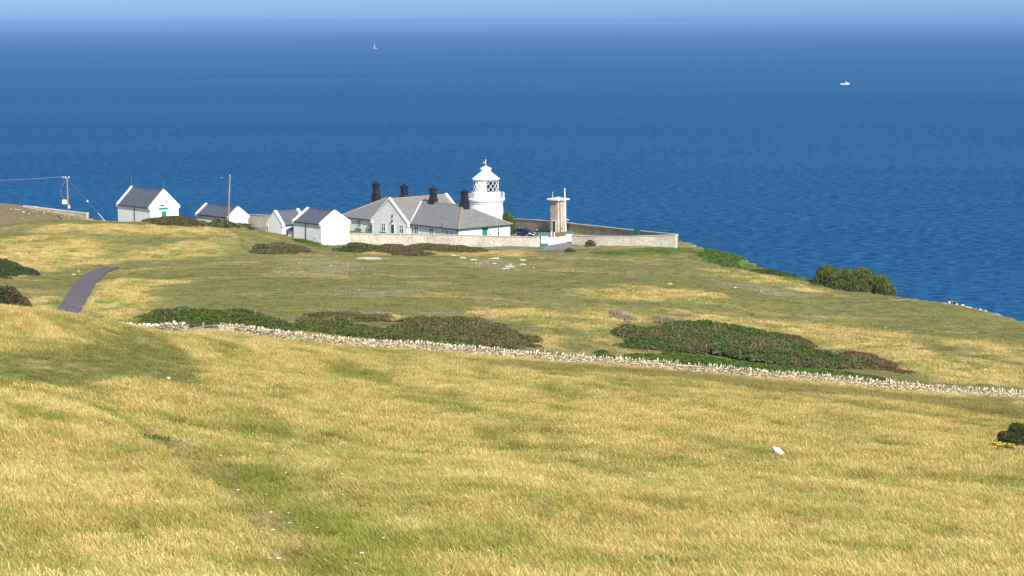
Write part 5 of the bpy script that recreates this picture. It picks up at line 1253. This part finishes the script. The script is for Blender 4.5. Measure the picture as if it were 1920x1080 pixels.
for i, (px, py, w, lab) in enumerate(((851, 479.5, 1.1, "leftmost white stone of the scatter below the pale wall"), (868, 483.5, 1.35, "flat white stone second from left in the scatter"), (887.6, 487.5, 1.15, "angular white stone third from left in the scatter"),
     (929, 485, 1.35, "flat white stone right of the middle gap of the scatter"), (927.5, 494.5, .75, "small white stone just below the flat one in mid scatter"), (949, 504.5, 1.35, "lowest white stone of the scatter, overlapping its partner"),
     (955.7, 500.5, 1.5, "biggest white stone of the scatter, behind the lowest one"), (980.5, 488, 1.05, "pale stone at the upper right of the scatter"), (981, 496, .95, "flat white stone at the right of the scatter"), (957, 496.6, .5, "little white stone just above the biggest one"),
     (1256, 533, .65, "lone pale stone on the turf right of centre"), (1378, 540, .4, "tiny lone stone on the turf towards the cliff"), (138, 515, .6, "white stone beside the road bend"), (148, 509, .4, "smaller white stone above the one by the road bend"))):
    rock(lab, px, py, w * .9, w * 1.3, .15, 40 + i, 220, sink=.2, yaw=i * .7)
for i, (px, w, lab) in enumerate(((1798, .9, "white rock on the cliff edge next to the seated group"), (1805, .9, "second white rock along the cliff edge from the group"), (1812, 1.0, "third white rock along the cliff edge from the group"), (1820, 1.1, "fourth, longest white rock along the cliff edge"), (1838, .8, "white rock apart from the others, farther down the cliff edge"), (1848, .6, "last small rock down the cliff edge"))):
    p = P(px, 570.3 + (px - 1798) * .215, 293 - (px - 1798) * .15); p[2] = max(float(gz(p[0], p[1])), p[2] - .3); rock(lab, 0, 0, w * .6, .35, .17, 60 + i, world=p, group="white rocks along the cliff edge")
rs = np.random.default_rng(77); B = []; C = []
def pebbles(poly, n, s0, s1):
    xs = [p[0] for p in poly]; ys = [p[1] for p in poly]; k = 0
    for _ in range(n * 6):
        x, y = rs.uniform(min(xs), max(xs)), rs.uniform(min(ys), max(ys))
        if polydist(np.array([x]), np.array([y]), poly)[0] < 0 or fbm(x, y, 3, 2, 88) < .45: continue
        s = s0 + (s1 - s0) * rs.random() ** 3; B.append(jbox(rs, (x, y, float(gz(x, y)) + s * .1), (s, s * rs.uniform(.6, 1.4), s * .5), rs.uniform(0, 3), .2)); C.append(SC[rs.integers(0, 5)] * rs.uniform(.6, .95)); k += 1
        if k >= n: break
pebbles(hits([(850,476),(1010,478),(1040,500),(960,512),(880,502)], 220), 150, .07, .26); pebbles(Z_bare[0], 150, .06, .24); pebbles(Z_bare[1], 70, .05, .2); pebbles(Z_hill, 420, .1, .55)
pebbles(Z_bare[5], 60, .06, .3); pebbles(hits([(1160,575),(1500,560),(1900,620),(1900,660),(1500,600),(1200,590)], 220), 110, .06, .22)
pebbles([(-98, 420), (-84, 412), (-77, 420), (-84, 432)], 160, .1, .5)
tag(stones_obj("loose_stones", B, C, M['dry'], None), "small pale stones and chips scattered over the turf", "stones", kind="stuff")

# flowers in the grass
def _stems(o, n):
    o.data.materials.append(M['twig'])
    for i in range(n): o.data.polygons[i * 9 + 8].material_index = 1
    return o
def flower_stuff(name, n, poly, colr, size, label, hgt):
    xs = [p[0] for p in poly]; ys = [p[1] for p in poly]; x = rs.uniform(min(xs), max(xs), n * 5); y = rs.uniform(min(ys), max(ys), n * 5)
    k = (polydist(x, y, poly) > 0) & (fbm(x, y, 5, 2, 99) > .42); x, y = x[k][:n], y[k][:n]; n = len(x); z = gz(x, y) + hgt * rs.uniform(.7, 1.15, n); s = size * rs.uniform(.5, 1.3, n)
    V = []; F = []
    for i in range(n):
        b = len(V); V += [(x[i] + s[i] * math.cos(a), y[i] + s[i] * math.sin(a), z[i]) for a in np.linspace(0, 2 * np.pi, 9)[:-1]]; V.append((x[i], y[i], z[i] + s[i] * .35))
        F += [(b + j, b + (j + 1) % 8, b + 8) for j in range(8)]
        V += [(x[i] - .004, y[i], z[i] - hgt), (x[i] + .004, y[i], z[i] - hgt), (x[i], y[i], z[i] + .01)]; F.append((b + 9, b + 10, b + 11))
    return tag(_stems(mesh_np(name, V, F, leaf1(colr)), n), label, "flowers", kind="stuff")
def leaf1(c): return basic("petals", c, rough=.8)
fgp = hits([(-40,760),(400,690),(900,720),(1500,800),(1920,900),(1920,1085),(-40,1085)])
fgl = hits([(-40,780),(300,760),(700,820),(760,1085),(-40,1085)])
flower_stuff("white_flowers", 150, fgp, (.8, .78, .7), .035, "scattered small white wildflower heads standing in the golden grass", .42)
flower_stuff("white_flowers", 60, fgl, (.8, .78, .72), .05, "larger white umbel flower heads in the long grass at lower left", .46)
flower_stuff("yellow_flowers", 70, fgp, (.75, .52, .03), .03, "scattered tiny yellow flowers in the golden grass", .4)
for i, (px, py, lab) in enumerate(((1863, 843, "leftmost yellow ragwort plant beside the bramble bush"), (1874, 847, "yellow ragwort plant second from left beside the bush"), (1886, 849, "bright yellow ragwort in the middle of the row by the bush"), (1896, 851, "yellow ragwort plant hard against the bramble bush"), (1871, 854, "lowest short yellow ragwort in front of the bush"))):
    c = hit(px, py, 60); o = empty("ragwort", c, lab, "plant", "yellow ragwort by the bramble bush"); b = MB(); q = MB(); g = np.random.default_rng(i)
    for k in range(6):
        t = c + [g.uniform(-.16, .16), g.uniform(-.12, .12), .42 + .25 * g.random()]; b.tube([c, (c + t) / 2 + [0, 0, .05], t], .010, 4)
        for j in range(9): pp = t + [g.uniform(-.07, .07), g.uniform(-.06, .06), g.uniform(-.02, .03)]; q.lathe(pp, [(0, -.012), (.03, 0), (0, .014)], 6)
    b.build("stems", M['green'] if False else basic("ragwort_stem", (.07, .12, .025)), o); q.build("flower_heads", basic("ragwort_yellow", (.78, .60, .03), rough=.8), o)
    n = 120; cc = c + np.stack([g.normal(0, .12, n), g.normal(0, .1, n), g.uniform(.02, .42, n)], -1); V, F, C_ = leaf_quads(g, cc, rand_dirs(g, n), .09, pick(g, n, 'olive')); mesh_np("leaves", V, F, M['leaf'], o, cols=C_)
def leafy(label, px, py, w, d, h, n, seed, pal='bramble'):
    c = hit(px, py, 30); g = np.random.default_rng(seed); o = empty("leafy_weed", c, label, "plant")
    x = c[0] + g.normal(0, w / 3, n); y = c[1] + g.normal(0, d / 3, n); dr_ = rand_dirs(g, n, .55); L_ = h * (.5 + .5 * g.random(n))
    sd2 = np.cross(dr_, rand_dirs(g, n)); sd2 /= np.linalg.norm(sd2, axis=1)[:, None]; b = np.stack([x, y, gz(x, y) + .12], -1)
    V, F, C_ = quads(b + dr_ * (L_ * .5)[:, None], sd2 * .022, dr_ * (L_ * .5)[:, None], pick(g, n, pal) * np.array([.8, 1, 1.6])); mesh_np("leaves", V, F, M['leaf'], o, cols=C_)
    b_ = MB(); b_.tube([c, c + [0, 0, .3]], .012, 4); b_.build("stem", M['twig'], o)
leafy("spiky blue green thistle clump in the long grass, lower left", 292, 833, 1.1, .9, .30, 420, 5)
leafy("smaller green thistle tuft left of the bigger clump", 256, 824, .5, .5, .25, 130, 6)
leafy("dark green leafy weeds at the bottom edge, right of centre", 1235, 1068, .9, .7, .26, 300, 7)

# ------------------------------------------------------------------ boats, buoy, gull
def boat_hull(f, L_, bm_, fb, n=14):
    V = []; F = []
    for i in range(n + 1):
        t = i / n; x = (t - .5) * L_; w = bm_ / 2 * (min(1, (t * 3 + .75)) if t < .15 else 1) * (1 - max(0, (t - .55) / .45) ** 2.2); sh = fb * (1 + .55 * max(0, t - .4) ** 1.3 * 2)
        V += [f(x * (1 + .0), 0, -.5), f(x, -w * .8, -.1), f(x + t * .4, -w, sh), f(x + t * .4, 0, sh - .04), f(x + t * .4, w, sh), f(x, w * .8, -.1)]
    for i in range(n):
        for k in range(6): F.append((i * 6 + k, i * 6 + (k + 1) % 6, (i + 1) * 6 + (k + 1) % 6, (i + 1) * 6 + k))
    F += [tuple(range(6)), tuple(range(len(V) - 6, len(V)))]
    q = MB(); q.add(V, F); return q
mp_ = P(1584, 158.5, 1); Dm = 73 / ((CAM[2] - P(1584, 158.5, 1000)[2]) / 1000); mbp = P(1584, 158.5, Dm)
fm = lambda x, y, z: (mbp[0] + x, mbp[1] + y, z)
mo = empty("motor_boat", (mbp[0], mbp[1], 0), "white fishing motor boat with forward wheelhouse out on the sea, right", "boat")
boat_hull(fm, 10.0, 3.2, 1.15).build("hull", M['white_paint'], mo)
q = MB(); q.box8([fm(.9, -1.1, 1.1), fm(3.0, -1.0, 1.2), fm(3.0, 1.0, 1.2), fm(.9, 1.1, 1.1)], [fm(.5, -1.0, 3.1), fm(2.3, -.9, 2.9), fm(2.3, .9, 2.9), fm(.5, 1.0, 3.1)]); ca = q.build("cabin", M['white_paint'], mo)
q = MB(); q.box(.95, 2.2, -1.08, -1.0, 2.1, 2.6, fm); q.build("window", M['pane'], ca); q = MB(); q.box(.1, .48, -.8, .8, 1.1, 2.7, fm); q.build("doorway", M['pane'], ca)
MB().tube([fm(1.2, 0, 3.0), fm(1.2, 0, 4.3)], .05, 5).build("aerial", M['white_paint'], mo)
Ds = 73 / ((CAM[2] - P(703, 91.2, 1000)[2]) / 1000); sbp = P(703, 91.2, Ds)
fs_ = lambda x, y, z: (sbp[0] + x, sbp[1] + y, z)
so = empty("sailing_boat", (sbp[0], sbp[1], 0), "tiny sailing boat with a tall mast on the horizon water, left of centre", "boat")
M['far_white'] = basic("muted_white", (.50, .53, .56), rough=.6); boat_hull(fs_, 11.5, 3.4, 1.4).build("hull", M['far_white'], so); k = MB(); k.box8([fs_(-1, -.9, 1.3), fs_(2, -.8, 1.4), fs_(2, .8, 1.4), fs_(-1, .9, 1.3)], [fs_(-.8, -.8, 2.2), fs_(1.4, -.6, 2.0), fs_(1.4, .6, 2.0), fs_(-.8, .8, 2.2)]); k.build("cabin", M['white_paint'], so)  # hull and mast: white toned down to an even grey
MB().tube([fs_(.4, 0, .8), fs_(.4, 0, 19)], .14, 6).build("mast", M['far_white'], so); MB().tube([fs_(.4, 0, 2.4), fs_(-4.2, .6, 2.5)], .12, 6).build("boom", M['white_paint'], so)
q = MB(); q.prism([fs_(.25, .0, 2.7), fs_(-3.6, .55, 2.8), fs_(.25, .0, 16)], [fs_(.25, .05, 2.7), fs_(-3.6, .60, 2.8), fs_(.25, .05, 16)]); q.build("sail", basic("grey_sailcloth", (.28, .36, .45), rough=.9), so)
Db = 73 / ((CAM[2] - P(164, 378.5, 1000)[2]) / 1000); bp = P(164, 378.5, Db); bu = empty("buoy", (bp[0], bp[1], 0), "tiny white marker buoy on the sea left of the farthest outbuilding", "buoy")
MB().lathe((bp[0], bp[1], 0), [(0, -.3), (.35, -.1), (.42, .2), (.3, .5), (0, .62)], 14).build("float", M['white_paint'], bu, smooth=True); MB().tube([(bp[0], bp[1], .5), (bp[0], bp[1], 1.0)], .04, 5).build("staff", M['white_paint'], bu)
gl_ = P(415.5, 333.5, 470); gu = empty("gull", gl_, "dark gull flying low above the sea, left of the bare pole", "bird")
b = MB().tube([gl_ + [-.28, 0, 0], gl_ + [-.15, 0, .02], gl_ + [.05, 0, .03], gl_ + [.2, 0, .04], gl_ + [.28, 0, .04], gl_ + [.33, 0, .03]], [.02, .06, .08, .05, .045, .01], 8); bo_ = b.build("body", M['cloth_white'], gu, smooth=True)
for sg in (-1, 1):
    q = MB(); y1, y2 = sg * .35, sg * .68; q.prism([gl_ + [-.06, 0, .06], gl_ + [-.02, y1, .20], gl_ + [-.12, y2, .12], gl_ + [.0, y2 * .98, .12], gl_ + [.12, y1, .20], gl_ + [.10, 0, .06]], [gl_ + [-.06, 0, .08], gl_ + [-.02, y1, .22], gl_ + [-.12, y2, .13], gl_ + [.0, y2 * .98, .13], gl_ + [.12, y1, .22], gl_ + [.10, 0, .08]]); q.build("wing", M['cloth_dark'], gu)

# ------------------------------------------------------------------ people
def skin(name, pts, edges, radii, mat, parent, sub=1):
    me = bpy.data.meshes.new(name); base = root_loc(parent); me.from_pydata([tuple(Vector(p) - base) for p in pts], edges, []); me.materials.append(mat)
    o = bpy.data.objects.new(name, me); col.objects.link(o); o.parent = parent
    md = o.modifiers.new("skin", 'SKIN'); me.update()
    if not me.skin_vertices: bpy.context.view_layer.objects.active = o
    for i, rr in enumerate(radii): me.skin_vertices[0].data[i].radius = (rr, rr); me.skin_vertices[0].data[i].use_root = (i == 0)
    md.use_smooth_shade = True; sb2 = o.modifiers.new("sub", 'SUBSURF'); sb2.levels = sub; sb2.render_levels = sub; return o
def person(label, pos, yaw, pose, top, bottom, group=None, hairm='hair'):
    cy_, sy_ = math.cos(yaw), math.sin(yaw); f = lambda x, y, z: (pos[0] + x * cy_ - y * sy_, pos[1] + x * sy_ + y * cy_, pos[2] + z)     # faces local +x
    o = empty("person", pos, label, "person", group)
    if pose == 'sit': pel, kn, an, toe, hz_, lean_ = (0, .12), (.40, .42), (.62, .06), (.80, .03), 0.0, .08
    elif pose == 'lie': pel, kn, an, toe, hz_, lean_ = (0, .11), (.42, .14), (.84, .08), (.92, .2), 0.0, -.42
    else: pel, kn, an, toe, hz_, lean_ = (0, .90), (.03, .48), (-.02, .08), (.16, .04), 0, .02
    th = .52 if pose != 'lie' else .30
    ch = (pel[0] + lean_ * .6, pel[1] + th * .62); nk = (pel[0] + lean_ * 1.0, pel[1] + th * 1.02); hd = (nk[0] + .03, nk[1] + .12); ht = (hd[0] + .01, hd[1] + .13)
    pts = [f(pel[0], 0, pel[1]), f((pel[0] + ch[0]) / 2, 0, (pel[1] + ch[1]) / 2), f(ch[0], 0, ch[1]), f(nk[0], 0, nk[1]), f(nk[0] + .01, 0, nk[1] + .07), f(hd[0], 0, hd[1] + .03), f(ht[0], 0, ht[1])]; r_ = [.13, .12, .14, .07, .052, .092, .07]
    E = [(0, 1), (1, 2), (2, 3), (3, 4), (4, 5), (5, 6)]; pts.append(f(hd[0] + .115, 0, hd[1] + .03)); r_.append(.014); E.append((5, 7))
    arms = []; legs = []
    for sg in (-1, 1):
        k = len(pts); sh = (nk[0] - .01, sg * .19, nk[1] - .05)
        if pose == 'sit': el, wr_ = (sh[0] + .12, sg * .24, sh[2] - .24), (sh[0] + .33, sg * .15, .42)
        elif pose == 'lie': el, wr_ = (sh[0] - .08, sg * .26, .16), (sh[0] - .02, sg * .3, .05)
        else: el, wr_ = (sh[0] - .02, sg * .25, sh[2] - .28), (sh[0] + .06, sg * .26, sh[2] - .52)
        pts += [f(*sh), f(*el), f(*wr_)]; r_ += [.062, .045, .03]; E += [(2, k), (k, k + 1), (k + 1, k + 2)]; arms.append(k)
        dx, dy, dz_ = np.array(wr_) - np.array(el); L_ = math.sqrt(dx * dx + dy * dy + dz_ * dz_); d_ = np.array([dx, dy, dz_]) / L_; sd_v = np.cross(d_, [0, 0, 1]); sd_v /= np.linalg.norm(sd_v) + 1e-6
        pal_ = np.array(wr_) + d_ * .075; pts.append(f(*pal_)); r_.append(.032); E.append((k + 2, k + 3))
        for j, (off, ln) in enumerate(((-.028, .062), (-.010, .075), (.010, .07), (.027, .055))):
            a = pal_ + sd_v * off + d_ * .035; b = a + d_ * ln * .6 - np.array([0, 0, .008]); c = b + d_ * ln * .4 - np.array([0, 0, .02]); q = len(pts); pts += [f(*a), f(*b), f(*c)]; r_ += [.009, .008, .007]; E += [(k + 3, q), (q, q + 1), (q + 1, q + 2)]
        a = np.array(wr_) + d_ * .03 - sd_v * .035; b = a + d_ * .04 - sd_v * .02; q = len(pts); pts += [f(*a), f(*b)]; r_ += [.010, .009]; E += [(k + 2, q), (q, q + 1)]
    for sg in (-1, 1):
        k = len(pts); legs.append(k); w = .10 if pose != 'lie' else .12
        pts += [f(pel[0] + .02, sg * .09, pel[1] - .02), f(kn[0], sg * (w + .03), kn[1]), f(an[0], sg * w, an[1]), f(toe[0], sg * (w + .02), toe[1])]; r_ += [.095, .06, .042, .035]; E += [(0, k), (k, k + 1), (k + 1, k + 2), (k + 2, k + 3)]
    skin("body", pts, E, r_, M['skin'], o)
    ix = [2, 0, 1, 3, arms[0], arms[0] + 1, arms[1], arms[1] + 1]; mp2 = {v_: i for i, v_ in enumerate(ix)}; rr = [.165, .15, .145, .085, .082, .06, .082, .06]
    skin("shirt", [pts[i] for i in ix], [(mp2[a], mp2[b]) for a, b in ((0, 1), (1, 2), (2, 3), (2, arms[0]), (arms[0], arms[0] + 1), (2, arms[1]), (arms[1], arms[1] + 1))], rr, M[top], o)
    ix = [0]; rr = [.155]; ed = []
    for k in legs: q = len(ix); ix += [k, k + 1, k + 2]; rr += [.112, .076, .056]; ed += [(0, q), (q, q + 1), (q + 1, q + 2)]
    skin("trousers", [pts[i] for i in ix], ed, rr, M[bottom], o)
    q = MB(); cen = Vector(f(hd[0] - .018, 0, hd[1] + .065)); q.lathe(tuple(cen), [(.0, .105), (.06, .09), (.095, .045), (.102, -.01), (.085, -.05)], 14); q.build("hair", M[hairm], o, smooth=True)
    for sg in (-1, 1): q = MB(); c_ = f(hd[0] + .085, sg * .034, hd[1] + .045); q.lathe(c_, [(0, -.012), (.011, 0), (0, .012)], 8); q.build("eye", M['black'], o)
    for k in legs: a = Vector(pts[k + 2]); b = Vector(pts[k + 3]); MB().tube([a - (b - a) * .25 - Vector((0, 0, .03)), (a + b) / 2 - Vector((0, 0, .02)), b], [.05, .052, .045], 8).build("shoe", M['cloth_dark'], o, smooth=True)
    return o
def edge_ground(px, py, D):
    p = P(px, py, D); p[2] = float(gz(p[0], p[1])); return p
person("person in dark top lying back on the cliff edge, leftmost of the group", edge_ground(1774, 567, 295.3), math.pi, 'lie', 'cloth_dark', 'cloth_white', "people resting on the cliff edge")
person("person in white top seated on the cliff edge, middle of the group", edge_ground(1780.5, 568, 295), R(70), 'sit', 'cloth_white', 'cloth_dark', "people resting on the cliff edge")
person("person in blue top seated highest in the cliff edge group", edge_ground(1786.5, 568, 294.6), R(110), 'sit', 'cloth_blue', 'cloth_dark', "people resting on the cliff edge")
person("person in black seated right of the blue top on the cliff edge", edge_ground(1790.5, 569, 294.2), R(40), 'sit', 'cloth_dark', 'cloth_dark', "people resting on the cliff edge")
p = edge_ground(1794, 569, 293.8); bg_ = empty("rucksack", p, "upright white bag at the right end of the seated group", "bag")
q = MB(); q.box8([p + [-.14, -.1, 0], p + [.14, -.1, 0], p + [.14, .1, 0], p + [-.14, .1, 0]], [p + [-.11, -.07, .5], p + [.11, -.07, .5], p + [.11, .07, .5], p + [-.11, .07, .5]]); q.build("body", M['cloth_white'], bg_, bevel=.04)
q = MB(); q.box(p[0] - .1, p[0] + .1, p[1] - .16, p[1] - .103, p[2] + .06, p[2] + .28); q.build("pocket", M['cloth_blue'], bg_, bevel=.02)
hp = P(38, 386.5, 447.0); hp[2] = P(38, 379.5, 447.0)[2] - 1.68
person("walker in black half hidden behind the brown hill at far left", hp, R(100), 'stand', 'cloth_dark', 'cloth_dark')
print("walker ground", float(gz(hp[0], hp[1])), hp[2])

# ------------------------------------------------------------------ growing the grass
NOGRASS = [yp] + SHRUBS
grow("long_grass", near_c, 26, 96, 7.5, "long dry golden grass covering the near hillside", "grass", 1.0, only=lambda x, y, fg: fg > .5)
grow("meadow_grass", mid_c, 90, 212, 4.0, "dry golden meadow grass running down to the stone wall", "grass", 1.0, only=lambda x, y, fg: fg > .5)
grow("rough_grass", far_c, 196, 420, 1.0, "short turf and patches of rough pale grass on the headland beyond the wall", "grass", .9, .0, only=lambda x, y, fg: (fg < .5) & (polydist(x, y, Z_hill) < 0))
